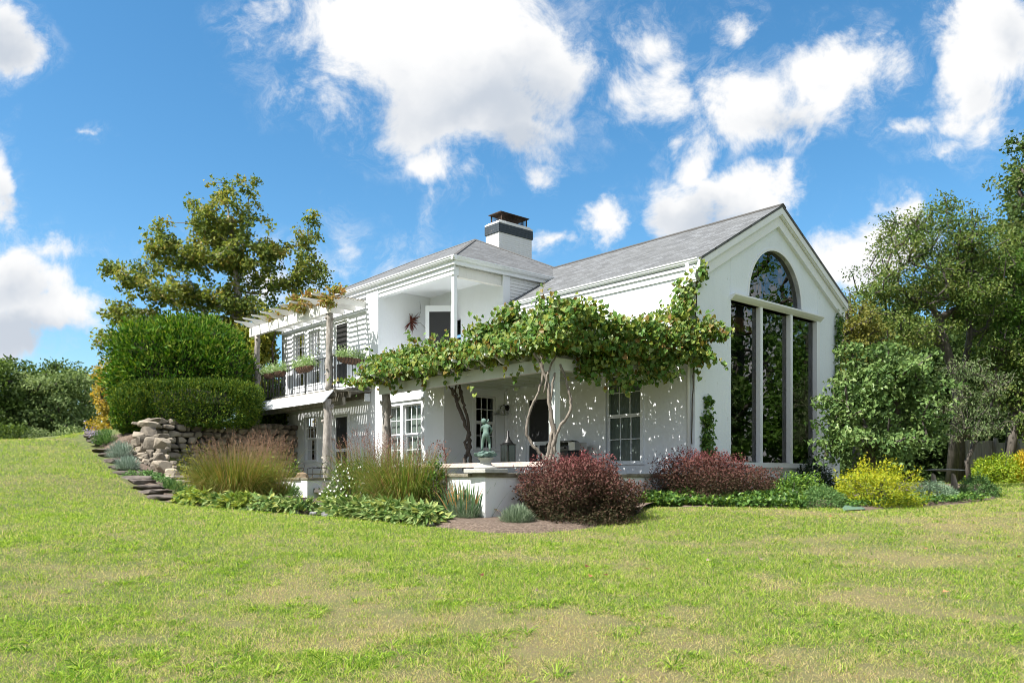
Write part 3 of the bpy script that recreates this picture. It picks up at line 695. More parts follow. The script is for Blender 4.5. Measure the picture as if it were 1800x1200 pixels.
# storm door standing ajar in the recess
dA, dB = Vector((.0, 10.2, 0)), Vector((.62, 9.62, 0))
def leaf(a, b, d): q = dA.lerp(dB, a); return (q.x - .8 + d * .6, q.y + d * .7, b)
mb = MB()
for x0, x1, y0, y1 in ((-.06, .09, 3.25, 5.75), (.93, 1.08, 3.25, 5.75), (.09, .93, 5.55, 5.75), (.09, .93, 3.25, 3.5)): mb.prism(rect(x0, x1, y0, y1), leaf, .05)
o = mb.build('storm_door', TRIM, HOUSE); o['label'] = 'white storm door standing ajar in the balcony recess'
g_ = MB(); g_.face([leaf(.09, 3.5, .02), leaf(.93, 3.5, .02), leaf(.93, 5.55, .02), leaf(.09, 5.55, .02)]); g_.build('pane', SCREEN, o)
# chimney
cu0, cu1, cv0, cv1 = 2.62, 4.24, 10.5, 11.25
BRICKW = m_paint('painted_chimney_brick', (.76, .77, .77), amount=.35, chip=.7, dirt=(.24, .11, .06), bump=.3); BAND = m_paint('dark_painted_brick_band', (.035, .05, .065), amount=.3, chip=.6, dirt=(.3, .27, .24))
def courses(m):
    t = NT(m); mp = t.n('ShaderNodeMapping'); mp.inputs['Rotation'].default_value = (R(90), 0, 0); t.l(t.obj(), mp.inputs[0])
    br = t.n('ShaderNodeTexBrick', i_Scale=1.0); t.l(mp.outputs[0], br.inputs['Vector']); br.inputs['Brick Width'].default_value = .2; br.inputs['Row Height'].default_value = .075; br.inputs['Mortar Size'].default_value = .009
    br.inputs['Color1'].default_value = (.8, .8, .8, 1); br.inputs['Color2'].default_value = (1, 1, 1, 1); br.inputs['Mortar'].default_value = (0, 0, 0, 1); t.bump(br.outputs[0], .8, .012)
courses(BRICKW); courses(BAND)
mb = MB(); mb.box(cu0, cu1, cv0, cv1, 7.9, 8.98); ch = mb.build('chimney', BRICKW, HOUSE)
mb = MB()
for k in range(4): mb.box(cu0 - .035, cu1 + .035, cv0 - .035, cv1 + .035, 8.98 + k * .078, 9.05 + k * .078)
mb.box(cu0 - .02, cu1 + .02, cv0 - .02, cv1 + .02, 8.97, 9.3); mb.build('band', BAND, ch)
mb = MB(); mb.box(cu0 - .03, cu1 + .03, cv0 - .03, cv1 + .03, 9.302, 9.36); mb.prism([(cu0 - .02, 9.36), (cu1 + .02, 9.36), (cu1 - .08, 9.43), (cu0 + .08, 9.43)], lambda a, b, d: (a, cv0 + .02 + d, b), cv1 - cv0 - .04); mb.build('crown', BRICKW, ch)
RUST = m_wood('rusty_sheet_iron', (.018, .014, .012), (.07, .035, .02), (5, 5, 5), .2)
mb = MB(); mb.box(cu0 + .1, cu1 - .1, cv0 + .02, cv1 - .02, 9.73, 9.76)
for x in (cu0 + .2, cu1 - .2):
    for y in (cv0 + .08, cv1 - .08): mb.box(x - .02, x + .02, y - .02, y + .02, 9.42, 9.73)
mb.build('cowl', RUST, ch)
mb = MB()
for i in range(26): x = cu0 + .22 + (cu1 - cu0 - .44) * i / 25; mb.box(x - .008, x + .008, cv0 + .076, cv0 + .084, 9.43, 9.73); mb.box(x - .008, x + .008, cv1 - .084, cv1 - .076, 9.43, 9.73)
for i in range(10): y = cv0 + .1 + (cv1 - cv0 - .2) * i / 9; mb.box(cu0 + .196, cu0 + .204, y - .008, y + .008, 9.43, 9.73); mb.box(cu1 - .204, cu1 - .196, y - .008, y + .008, 9.43, 9.73)
mb.box(cu0 + .5, cu1 - .5, cv0 + .2, cv1 - .2, 9.4, 9.62)
mb.build('spark_screen', RUST, ch)
# --- balcony deck on the left wall
ud, v0, v1 = -3.33, 11.85, 18.3
mb = MB()
for i in range(56): y = v0 - .06 + i * .115; mb.box(ud - .06, -1.99, y, y + .088, 2.885, 2.925)
dk = mb.build('balcony_deck', OLDDECK, HOUSE)
mb = MB(); mb.prism([(ud - .07, 2.885), (ud - .03, 2.885), (ud - .40, 2.47), (ud - .45, 2.47)], lambda a, b, d: (a, v0 - .03 + d, b), v1 - v0); mb.build('skirt_board', TRIM, dk)
mb = MB()
for x in (ud + .02, ud + .55, -2.08): mb.box(x, x + .06, v0 + .0, v1, 2.70, 2.882)
mb.box(ud + .36, ud + .46, v0 + .1, v1 - .1, 2.44, 2.695); mb.build('joist', OLDDECK, dk)
mb = MB(); mb.box(-2.2, -2.0, v0 - .05, v0 + .015, 2.6, 2.86); mb.build('beam_end', TRIM, dk)
mb = MB(); mb.box(ud + .01, ud + .05, v0, v1, 4.0, 4.025); mb.box(ud + .015, ud + .045, v0, v1, 2.99, 3.01); mb.box(ud + .05, -1.98, v0, v0 + .04, 4.0, 4.025); mb.box(ud + .05, -1.98, v0 + .005, v0 + .035, 2.99, 3.01)
for v in (v0 + .02, v0 + 2.1, v0 + 4.2, v1 - .02): mb.box(ud + .012, ud + .048, v - .018, v + .018, 2.93, 4.0)
rl = mb.build('railing', BLACK, HOUSE)
bm0 = MB(); bm0.box(-.008, .008, -.008, .008, 3.01, 4.0); bal = bm0.build('baluster', BLACK, rl); first = True
spots = [(ud + .03, v0 + .06 + i * .13) for i in range(48)] + [(ud + .16 + i * .13, v0 + .02) for i in range(9)]
for x, y in spots:
    if first: o = bal; first = False
    else: o = bal.copy(); COL.objects.link(o)
    o.parent = rl; o.location = (x, y, 0)
# knotty cedar posts carrying the deck
def log_post(name, parent, x, y, z0, z1, r, seed):
    rr = random.Random(seed); mb = MB(); n = 14; pts = []; rad = []
    for i in range(n + 1): z = z0 + (z1 - z0) * i / n; pts.append((x + rr.uniform(-.02, .02), y + rr.uniform(-.02, .02), z)); rad.append(r * (1.12 - .2 * i / n) * rr.uniform(.9, 1.1))
    mb.tube(pts, rad, 10)
    for k in range(9):
        z = z0 + (z1 - z0) * rr.uniform(.1, .95); a = rr.uniform(0, 6.28); d = Vector((math.cos(a), math.sin(a), rr.uniform(.1, .6)))
        mb.tube([Vector((x, y, z)) + d * r * .6, Vector((x, y, z)) + d * r * 1.45], [r * .45, r * .3], 7)
    return mb.build(name, RUSTIC, parent, smooth=True)
log_post('deck_post', HOUSE, ud - .18, v0 + .14, -.9, 2.60, .14, 3); log_post('deck_post', HOUSE, ud - .1, v1 - .6, -.9, 2.6, .14, 4)
# interior: dark floor between storeys keeps the rooms dark; timber seen through the tall window
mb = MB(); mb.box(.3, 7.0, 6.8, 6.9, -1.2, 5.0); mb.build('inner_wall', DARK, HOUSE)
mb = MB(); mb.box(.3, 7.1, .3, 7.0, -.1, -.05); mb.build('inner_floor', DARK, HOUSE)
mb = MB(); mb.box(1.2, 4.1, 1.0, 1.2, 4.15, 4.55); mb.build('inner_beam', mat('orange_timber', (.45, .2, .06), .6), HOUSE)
def on_v(px, v):
    k = (px - PCX) / F; p = C0 + VD * v
    t = (k * p.y - p.x) / (UD.x - k * UD.y); return t, p.y + t * UD.y
HL = (C0.x, C0.y, ZC)      # origin of house-aligned things
# ------------------------------------------------------------------ pergolas
def rafter_prof(uin, ub, zb, tail):
    return [(uin, zb), (ub - .10, zb), (ub - .2, zb + .015), (ub - .27, zb + .06), (ub - .33, zb + .105), (ub - .42, zb + .125), (ub - tail + .05, zb + .13), (ub - tail, zb + .16), (ub - tail, zb + .2), (uin, zb + .2)]
up_ = thing('pergola', 'white timber pergola with scrolled rafter tails over the balcony', 'pergola', HL, ROT)
mb = MB(); mb.box(ud - .07, ud + .07, 11.95, 18.35, 5.46, 5.80); mb.build('beam', PEEL, up_)
mb = MB(); mb.prism(rafter_prof(-2.0, ud - .06, 5.802, .66), lambda a, b, d: (a, d, b), .05); rf = mb.build('rafter', PEEL, up_); rf.location = (0, 12.02, 0)
for i in range(1, 9): o = rf.copy(); COL.objects.link(o); o.parent = up_; o.location = (0, 12.02 + i * .77, 0)
mb = MB(); mb.box(-2.06, -1.975, 12.1, 18.4, 5.7, 5.80); mb.build('ledger', TRIM, up_)
mb = MB()
for i in range(10): x = -2.12 - i * .125; mb.box(x - .04, x, 11.9, 18.4, 6.004, 6.03)
mb.build('laths', OLDDECK, up_)
log_post('post', up_, ud + .02, 12.22, 2.926, 5.46, .115, 11); log_post('post', up_, ud + .02, 17.85, 2.926, 5.46, .115, 12)
mb = MB(); mb.box(ud - .12, ud - .073, 12.08, 12.36, 5.44, 5.86); mb.build('post_cap', PEEL, up_)
lp_ = thing('pergola', 'long grey white pergola carrying the grapevine beside the terrace', 'pergola', HL, ROT)
PU = -3.8
mb = MB(); mb.box(PU - .08, PU + .08, .98, 8.28, 2.42, 2.70); mb.build('beam', TOPPED, lp_)
mb = MB(); mb.box(PU + .081, -.06, .98, 1.12, 2.44, 2.70); mb.build('beam', TOPPED, lp_)
mb = MB(); mb.box(-.075, -.004, .4, 7.13, 2.95, 3.15); mb.build('ledger', TOPPED, lp_)
mb = MB(); mb.prism(rafter_prof(-.08, PU - .06, 2.702, .72), lambda a, b, d: (a, d, b), .055); rf = mb.build('rafter', TOPPED, lp_); rf.location = (0, 1.3, 0)
for i in range(1, 10): o = rf.copy(); COL.objects.link(o); o.parent = lp_; o.location = (0, 1.3 + i * .63, 0)
mb = MB(); mb.prism(rafter_prof(-2.36, PU - .06, 2.702, .72), lambda a, b, d: (a, d, b), .055); rf = mb.build('rafter', TOPPED, lp_); rf.location = (0, 7.55, 0)
o = rf.copy(); COL.objects.link(o); o.parent = lp_; o.location = (0, 8.15, 0)
mb = MB(); mb.box(PU - .08, PU + .08, .96, 1.14, -.35, 2.419); mb.build('post', TOPPED, lp_)
log_post('post', lp_, PU + .02, 8.02, -.9, 2.42, .13, 13)

# ------------------------------------------------------------------ terrace, patio
TU, TV = -6.65, .05
tw = thing('terrace_wall', 'low white rendered terrace wall with mossy stone cap under the statue', 'garden wall', HL, ROT)
mb = MB(); mb.prism([(TU, TV), (-.03, TV), (-.03, TV + .35), (TU + .35, TV + .35), (TU + .35, 5.6), (TU, 5.6)], lambda a, b, d: (a, b, -1.3 + d), 1.32); mb.build('wall', m_paint('terrace_wall_render', (.74, .75, .76), amount=.4, chip=.15), tw)
mb = MB(); rr = random.Random(5)
def capline(p, q, out, w=.45):
    """cap slabs laid end to end from p to q"""
    p, q = Vector(p), Vector(q); L = (q - p).length; d = (q - p) / L; n = Vector((-d.y, d.x, 0)); x = 0
    while x < L:
        l = min(rr.uniform(.55, .95), L - x + .02); h = rr.uniform(.068, .082); c = p + d * (x + l / 2) + n * (out + rr.uniform(-.012, .012))
        mb.obox((c.x, c.y, p.z + h / 2), d * (l / 2 - .006), n * (w / 2), (0, 0, h / 2)); x += l
capline((TU - .03, TV + .17, .021), (-.05, TV + .17, .021), 0); capline((TU + .17, TV + .4, .021), (TU + .17, 5.63, .021), 0)
mb.build('cap', CAPST, tw, bevel=.012)
mb = MB(); mb.prism([(TU + .352, TV + .352), (-.005, TV + .352), (-.005, 7.15), (TU + .352, 7.15)], lambda a, b, d: (a, b, -.25 + d), .15); tag(mb.build('terrace_floor', m_stone('flagstone_terrace', [(.07, .066, .062), (.13, .12, .11), (.18, .17, .155)], 2)), kind='structure')
bpy.data.objects['terrace_floor'].location = HL; bpy.data.objects['terrace_floor'].rotation_euler = (0, 0, ROT)
mb = MB(); mb.box(-5.0, -2.0, 8.0, 18.4, -.42, -.3); o = mb.build('patio_floor', bpy.data.materials['flagstone_terrace']); o.location = HL; o.rotation_euler = (0, 0, ROT); tag(o, kind='structure')
pu = -5.2; pv, _ = on_u(540, pu); pv2, _ = on_u(452, pu)
pw = thing('patio_wall', 'low white patio wall with weathered stone cap behind the plumed grass', 'garden wall', HL, ROT)
mb = MB(); mb.prism([(pu, pv), (pu + 1.1, pv), (pu + 1.1, pv + .35), (pu + .35, pv + .35), (pu + .35, pv2), (pu, pv2)], lambda a, b, d: (a, b, -1.2 + d), 1.14); mb.build('wall', bpy.data.materials['terrace_wall_render'], pw)
mb = MB(); capline((pu - .03, pv + .17, -.059), (pu + 1.1, pv + .17, -.059), 0); capline((pu + .17, pv + .4, -.059), (pu + .17, pv2, -.059), 0); mb.build('cap', CAPST, pw, bevel=.012)

# ------------------------------------------------------------------ dry stone retaining wall with a tumbled end
sw = thing('stone_wall', 'dry stone retaining wall below the clipped hedge, tumbling down at its end', 'stone wall', (RW1.x, RW1.y, 0))
off = Vector((RW1.x, RW1.y, 0)); V = []; Fc = []; rn = []; nv = 0
def add_rock(c, sz, rz, seed, tilt=0):
    global nv
    me = rock_mesh('tmp', sz, seed, 3, .12, True); co = np.array([tuple(v.co) for v in me.vertices]); f = np.array([list(p.vertices) for p in me.polygons]); bpy.data.meshes.remove(me)
    ct, st = math.cos(tilt), math.sin(tilt); co = np.c_[co[:, 0] * ct - co[:, 2] * st, co[:, 1], co[:, 0] * st + co[:, 2] * ct]
    c_, s_ = math.cos(rz), math.sin(rz); co = np.c_[co[:, 0] * c_ - co[:, 1] * s_, co[:, 0] * s_ + co[:, 1] * c_, co[:, 2]] + np.array(c)
    V.append(co); Fc.append(f + nv); rn.append(np.full(len(f), rr.random())); nv += len(co)
d = (RW0 - RW1); d.z = 0; L = d.length; d /= L; nrm = Vector((d.y, -d.x, 0)); az = math.atan2(d.y, d.x); rr = random.Random(2)
z = .2; k = 0
while z < 3.42:
    h = rr.uniform(.12, .25); x = rr.uniform(-.3, 0)
    while x < L:
        w = rr.uniform(.2, .55); p = RW1 + d * (x + w / 2) + nrm * rr.uniform(.02, .1)
        add_rock((p.x - off.x, p.y - off.y, z + h / 2), (w * .57, .24, h * .62), az + rr.uniform(-.06, .06), k, rr.uniform(-.05, .05)); x += w * .97; k += 1
    z += h * .93
# the tumbled end comes down towards the lawn
for (px, py, w, h, dd) in [(262,747,22,9,26.9),(262,760,20,13,26.7),(262,742,26,7,27.2),(246,765,16,10,26.6),(250,775,14,9,26.2),(240,778,12,9,26.3),(258,772,16,10,26),(272,782,24,17,25.6),(287,780,18,16,25.4),(281,768,20,6,26),(258,788,12,9,25.6),(252,802,14,9,25.2),(264,797,9,10,25.2),(246,790,10,7,25.5),
                       (282,794,13,7,25),(277,806,16,13,24.6),(291,805,9,9,24.7),(268,810,9,8,24.8),(256,812,11,7,24.9),(285,822,20,16,24.1),(300,832,20,12,23.9),(318,840,22,8,23.6),(296,842,16,9,23.4),(270,824,12,10,24.3),(322,850,20,9,23.3),(305,815,8,7,24.6)]:
    p = P(px, py, dd); s = dd / F; add_rock((p.x - off.x, p.y - off.y, p.z), (w * s * .88, w * s * .8, h * s * .95), rr.uniform(-.5, .5), k, rr.uniform(-.25, .25)); k += 1
    for _ in range(2): add_rock((p.x - off.x + rr.uniform(-1, 1) * w * s, p.y - off.y - .1, p.z - rr.uniform(.2, 1) * h * s), (rr.uniform(.08, .16), .12, rr.uniform(.05, .09)), rr.uniform(-1, 1), k + 500, rr.uniform(-.3, .3)); k += 1
me = np_mesh('stones', np.concatenate(V), np.concatenate(Fc), np.concatenate(rn)); link('stones', me, FIELD, sw)
b0 = RW1 - off; mb = MB(); e = d * L; mb.face([b0 + Vector((0, 0, -1.5 - b0.z)), b0 + e + Vector((0, 0, -1.5 - b0.z)), b0 + e + Vector((0, 0, 3.3 - b0.z)), b0 + Vector((0, 0, 3.3 - b0.z))])
mb.build('core', mat('dark_wall_core', (.03, .028, .024), 1), sw)

# ------------------------------------------------------------------ flagstone stair climbing the slope
ST = [(157,779,24,30),(163,789,34,29),(172,798,40,28),(182,806,40,26.8),(190,815,36,25.7),(201,824,38,24.7),(210,832,40,23.8),(220,841,44,23),(230,849,44,22.2),(240,856,42,21.5),(250,864,46,20.8),(262,870,48,20.2),(276,876,40,19.6)]
for i, (px, py, w, dd) in enumerate(ST[::-1]):
    p = P(px + 8, py, dd); g0 = gz_at(p.x, p.y); s = dd / F
    me = rock_mesh('step_stone', (w * s * .74, .40, .10), 40 + i, 3, .1, True); o = link('step_stone', me, SLATE)
    o.location = (p.x, p.y, g0 + .045); o.rotation_euler = (0, 0, R(28 + 6 * math.sin(i)))
    tag(o, nth(i, 'dark flagstone step', 'the foot of the garden stair'), 'step', 'flagstone steps up the slope')

# ------------------------------------------------------------------ statue on its pedestal
sp = W(TU + .17, TV + .19, .10); st = thing('statue', 'green bronze boy seen from behind on a rocky base, on a stone pedestal', 'statue', sp, R(4))
mb = MB(); mb.box(-.31, .31, -.31, .31, -.001, .085); mb.build('plinth', PALEST, st, bevel=.012).rotation_euler = (0, 0, ROT)
mb = MB(); mb.lathe([(.23, .086), (.235, .11), (.20, .125), (.12, .16), (.105, .2), (.115, .25), (.16, .285), (.17, .30)], (0, 0, 0), 28); mb.build('pedestal', PALEST, st, smooth=True)
me = rock_mesh('rocky_base', (.27, .24, .085), 9, 3, .25); me.attributes.new('rnd', 'FLOAT', 'FACE')
for v in me.vertices: v.co += Vector((rng.normal(), rng.normal(), rng.normal())) * .008
rb = link('rocky_base', me, BRONZE, st); rb.location = (0, 0, .375)
def skin(name, pts, edges, rad, m, parent, sub=2, root=0):
    me = bpy.data.meshes.new(name); me.from_pydata(pts, edges, []); o = link(name, me, m, parent)
    sk = o.modifiers.new('skin', 'SKIN'); sk.use_smooth_shade = True
    for i, r in enumerate(rad):
        x = me.skin_vertices[0].data[i]; x.radius = (r, r) if not isinstance(r, tuple) else r; x.use_root = (i == root)
    o.modifiers.new('sub', 'SUBSURF').levels = sub; o.modifiers['sub'].render_levels = sub; return o
# figure, about .6 m high: x to the right, y away from the lawn, weight on the left leg, stooping a little to the front
pts = [(0,0,.31),(.005,.01,.36),(.01,.02,.42),(.015,.03,.475),(.005,.045,.515),(-.012,.055,.535),        # pelvis .. neck
       (-.038,-.005,.29),(-.06,.02,.165),(-.075,-.005,.03),(-.075,.055,.012),                       # left leg, foot
       (.038,-.005,.285),(.075,.03,.16),(.08,-.02,.03),(.088,.045,.012),                           # right leg
       (-.062,.045,.475),(-.085,.095,.41),(-.05,.16,.40),(-.03,.185,.41),                           # left arm to the front
       (.082,.035,.478),(.118,.03,.40),(.085,.10,.345),(.065,.13,.34)]                              # right arm bent, hand to the hip
ed = [(0,1),(1,2),(2,3),(3,4),(4,5),(0,6),(6,7),(7,8),(8,9),(0,10),(10,11),(11,12),(12,13),(3,14),(14,15),(15,16),(16,17),(3,18),(18,19),(19,20),(20,21)]
rd = [(.062,.048),(.058,.044),(.064,.046),(.068,.046),.03,.026,.048,.032,.02,.017,.048,.032,.02,.017,.03,.022,.016,.014,.03,.022,.017,.015]
o = skin('figure', pts, ed, rd, BRONZE, st); o.location = (0, -.02, .43)
# head bowed to the left, with curls, ears, nose
bm_ = bmesh.new(); bmesh.ops.create_icosphere(bm_, subdivisions=3, radius=1)
for v in bm_.verts:
    c = v.co; c.x *= .050; c.y *= .058; c.z *= .062
    if c.z > -.02 and c.y < .03: c *= 1 + .10 * (vnoise(np.array([c.x * 90 + 9]), np.array([c.z * 90 + c.y * 60]))[0])
    if abs(c.x) < .012 and c.y > .05 and -.02 < c.z < .01: c.y += .014
me = bpy.data.meshes.new('head'); bm_.to_mesh(me); bm_.free()
for p in me.polygons: p.use_smooth = True
hd = link('head', me, BRONZE, st); hd.location = (-.035, .045, 1.01); hd.rotation_euler = (R(-28), R(-18), R(20))
mb = MB()
for s in (-1, 1):
    for k in range(5): # fingers of both hands
        b0 = Vector((-.03, .185, .84)) if s < 0 else Vector((.065, .13, .77)); a = (k - 2) * .007
        mb.tube([b0 + Vector((a, 0, 0)), b0 + Vector((a * 1.4, .016, -.004 - abs(k - 2) * .002)), b0 + Vector((a * 1.5, .026 - .004 * abs(k - 2), -.014))], [.0046, .0042, .003], 5)
mb.build('hands', BRONZE, st, smooth=True).location = (0, -.02, 0)
mb = MB(); mb.tube([(.03, .02, .985), (.052, .03, 1.03), (.058, .04, 1.05)], [.016, .014, .010], 8); mb.build('raised_bundle', BRONZE, st, smooth=True)

# ------------------------------------------------------------------ things on the terrace
o = thing('bench', 'long low bench board with pinkish paint behind the statue', 'bench', W(-3.9, 3.6, -.1), ROT)
mb = MB(); mb.box(-.22, .22, -2.7, 2.4, .36, .47); mb.build('seat', BENCHW, o, bevel=.01)
for y in (-2.5, -.1, 2.2): mb = MB(); mb.box(-.16, .16, y - .06, y + .06, 0, .358); mb.build('leg', BENCHW, o)
lt = W(-3.9, 3.55, .37); u_, D_ = on_v(893, 4.2)
ln = thing('lantern', 'tall black glass sided candle lantern on the bench', 'lantern', W(-3.85, on_u(893, -3.85)[0], .372), ROT)
mb = MB(); mb.box(-.13, .13, -.13, .13, 0, .02); mb.box(-.14, .14, -.14, .14, .42, .44)
for x in (-.12, .12):
    for y in (-.12, .12): mb.box(x - .008, x + .008, y - .008, y + .008, .02, .42)
mb.build('frame', BLACK, ln)
mb = MB(); mb.lathe([(.15, .441), (.10, .50), (.055, .56), (.05, .60), (.03, .62), (.03, .74), (.012, .76)], (0, 0, 0), 16); mb.build('lid', BLACK, ln, smooth=True)
mb = MB(); mb.lathe([(.035, .02), (.035, .28)], (0, 0, 0), 12); mb.build('candle', mat('dark_candle', (.06, .07, .05), .5), ln)
mb = MB()
for x in (-.12, .12): mb.face([(x, -.11, .02), (x, .11, .02), (x, .11, .42), (x, -.11, .42)]); mb.face([(-.11, x, .02), (.11, x, .02), (.11, x, .42), (-.11, x, .42)])
mb.build('pane', DIMGLASS, ln)
gr = thing('gas_grill', 'black hooded gas grill with silver handle against the white wall', 'grill', W(-.55, 4.05, -.1), ROT)
mb = MB(); prof = [(-.28, .82), (.28, .82), (.28, 1.0), (.18, 1.12), (-.05, 1.14), (-.2, 1.08), (-.28, .98)]
mb.prism(prof, lambda a, b, d: (a, -.45 + d, b), .9); mb.build('hood', mat('black_enamel', (.008, .008, .009), .15), gr, bevel=.02)
mb = MB(); mb.tube([(-.34, -.36, .93), (-.34, .36, .93)], .017, 8)
for y in (-.34, .34): mb.tube([(-.34, y, .93), (-.27, y, .95)], .012, 6)
STEEL = mat('brushed_steel', (.55, .55, .54), .35, Metallic=.9); mb.build('handle', STEEL, gr)
mb = MB(); mb.box(-.26, .26, -.44, .44, .0, .818); mb.build('cabinet', mat('dark_cabinet', (.03, .03, .032), .4), gr)
mb = MB(); mb.box(-.24, .24, -.70, -.452, .86, 1.08); mb.build('end_cap', STEEL, gr)
bl = thing('barn_light', 'small dark gooseneck barn light on the white wall by the storm door', 'wall light', W(-.003, 7.02, 2.06), ROT)
mb = MB(); mb.tube([(0, 0, .12), (-.03, 0, .12)], .09, 14); mb.tube([(-.02, 0, .13), (-.14, 0, .2), (-.26, 0, .17), (-.30, 0, .05)], .012, 7); mb.build('arm', BLACK, bl)
mb = MB(); mb.lathe([(.03, .06), (.06, .02), (.20, -.10), (.205, -.11), (.05, .0)], (-.30, 0, 0), 18); mb.build('shade', STEEL, bl)
# iron chairs on the lower patio behind the low wall
def iron_chair(lab, u, v, a):
    t_ = thing('iron_chair', lab, 'chair', W(u, v, -.3), ROT + a, 'iron chairs on the lower patio')
    mb = MB(); H = .78
    mb.tube([(-.24, .22, 0), (-.24, .20, .42), (-.25, .27, H - .06), (-.22, .28, H)], .014, 6); mb.tube([(.24, .22, 0), (.24, .20, .42), (.25, .27, H - .06), (.22, .28, H)], .014, 6)
    mb.tube([(-.22, .28, H), (0, .29, H + .025), (.22, .28, H)], .014, 6); mb.tube([(-.24, .22, .5), (0, .24, .47), (.24, .22, .5)], .012, 6); mb.tube([(-.245, .25, .64), (.245, .25, .64)], .010, 6)
    mb.build('back_frame', BLACK, t_)
    for s in (-1, 1):
        mb = MB(); mb.tube([(s * .24, -.22, 0), (s * .24, -.2, .42)], .014, 6); mb.build('leg', BLACK, t_)
        mb = MB(); mb.tube([(s * .27, -.2, .42), (s * .27, -.2, .6), (s * .27, -.05, .64), (s * .26, .22, .62)], .013, 6); mb.build('armrest', BLACK, t_)
    mb = MB(); mb.box(-.25, .25, -.22, .21, .42, .44); mb.build('seat', BLACK, t_)
    return t_
iron_chair('black iron chair by the rustic deck post', -4.2, on_u(556, -4.2)[0], R(-100)); iron_chair('black iron chair between the deck post chair and the plumed grass', -4.2, on_u(515, -4.2)[0], R(-80))
iron_chair('black iron chair half behind the plumed grass', -4.3, on_u(490, -4.3)[0], R(-85))
me = rock_mesh('tmp', (.3, .3, .17), 77, 3, .2); p = W(-4.75, on_u(531, -4.75)[0], .02); o = link('boulder', me, m_stone('tan_boulder', [(.22, .14, .08), (.42, .31, .2), (.5, .42, .32)])); o.location = p
tag(o, 'rounded tan boulder on the cap of the patio wall', 'boulder')
# dried flower bundle on the recess wall
u_, D_ = on_v(722, 11.2); wc = W(u_, 11.23, (HOR - 566) / F * D_)
wr = thing('dried_flower_wreath', 'spiky dark red dried flower bundle on the balcony recess wall', 'wreath', wc, ROT)
mb = MB(); rr = random.Random(8)
for i in range(70):
    a = rr.gauss(-.3, 1.5) if i % 3 else rr.choice([.55, 3.9, 4.8]) + rr.gauss(0, .1); l = rr.uniform(.12, .32) * (1.5 if i % 3 == 0 else 1); e = Vector((math.cos(a) * l, -rr.uniform(.03, .14), math.sin(a) * l))
    mb.tube([(0, -.02, 0), e * .6 + Vector((0, -.03, .02)), e], [.014, .012, .004], 4)
mb.build('stems', m_stone('dried_red_flowers', [(.10, .02, .015), (.22, .05, .035), (.16, .12, .06)], 12), wr)
mb = MB(); mb.tube([(.05, -.04, .0), (.25, -.06, .12), (.42, -.04, .42), (.38, -.03, .75)], .005, 5); mb.tube([(.1, -.04, -.02), (.4, -.06, .02), (.7, -.04, -.22)], .005, 5); mb.build('long_tendril', DARKVINE, wr)

# ------------------------------------------------------------------ planted baskets on the balcony rail
COIR = m_wood('brown_coir_liner', (.05, .025, .015), (.20, .11, .07), (9, 9, 9), 1)
BLADEP = m_leaf('pale_basket_leaf', [(.14, .26, .06), (.30, .42, .16), (.48, .55, .38)], .25); YEL = m_leaf('yellow_basket_leaf', [(.35, .4, .04), (.5, .5, .05)], .25); WHT = m_leaf('white_petal', [(.75, .75, .72), (.85, .85, .8)], .2)
def basket(lab, c, ln, rz, cols, seed):
    t_ = thing('railing_basket', lab, 'planter basket', c, rz, 'coir planter baskets on the balcony rail'); mb = MB(); n = 9
    rings = []
    for i in range(n + 1):
        x = -ln / 2 + ln * i / n; k = math.sqrt(max(.12, 1 - (2 * i / n - 1) ** 4)); rings.append([(x, .15 * k * math.cos(a), -.2 * k * math.sin(a)) for a in [math.pi * j / 8 for j in range(9)]])
    for i in range(n):
        for j in range(8): mb.face([rings[i][j], rings[i + 1][j], rings[i + 1][j + 1], rings[i][j + 1]])
        mb.face([rings[i][0], rings[i][8], rings[i + 1][8], rings[i + 1][0]])
    mb.face(rings[0]); mb.face(rings[n]); b = mb.build('liner', COIR, t_, smooth=False)
    mb = MB()
    for i in range(0, n + 1): mb.tube([Vector(q) * 1.06 for q in rings[i][:]], .006, 4)
    mb.build('wire_frame', BLACK, t_)
    n = int(950 * ln / .9); p = np.c_[(rng.random(n) - .5) * ln * 1.08, rng.normal(size=n) * .1, np.abs(rng.normal(size=n)) * .14]; d = unit(np.c_[p[:, 0] * .5, p[:, 1] * 3, .25 + p[:, 2]] + rng.normal(size=(n, 3)) * .35)
    leaf_obj('foliage', p, unit(rng.normal(size=(n, 3)) + np.array([0, 0, .8])), d, .05 + .08 * rng.random(n), .03, BLADEP, t_)
    for m_, nn, x0 in cols:
        p = np.c_[x0 + rng.normal(size=nn) * .09, -.12 + rng.normal(size=nn) * .05, .02 + rng.normal(size=nn) * .06]; leaf_obj('flower_heads', p, rdir(nn), rdir(nn), .06, .045, m_, t_)  # the basket's yellow and white flowers, as loose petals
    return t_
for lab, px, py, ln, cols in (('coir basket with yellow and white flowers, farthest along the balcony rail', 473, 657, .55, [(YEL, 90, -.1)]), ('coir basket of ferny green leaves, next to the one farthest along the rail', 492, 653, .62, [(YEL, 50, .1)]), ('long coir basket of white flowers in front of the balcony window', 535, 645, 1.15, [(WHT, 90, -.3), (YEL, 80, .05)])):
    v_, D_ = on_u(px, ud - .14); basket(lab, W(ud - .14, v_, (HOR - py) / F * D_), ln, ROT + R(90), cols, px)
u_, D_ = on_v(617, v0 - .14); basket('coir basket of grey leaves on the short end of the balcony rail', W(u_, v0 - .14, (HOR - 630) / F * D_), .98, ROT, [], 4)

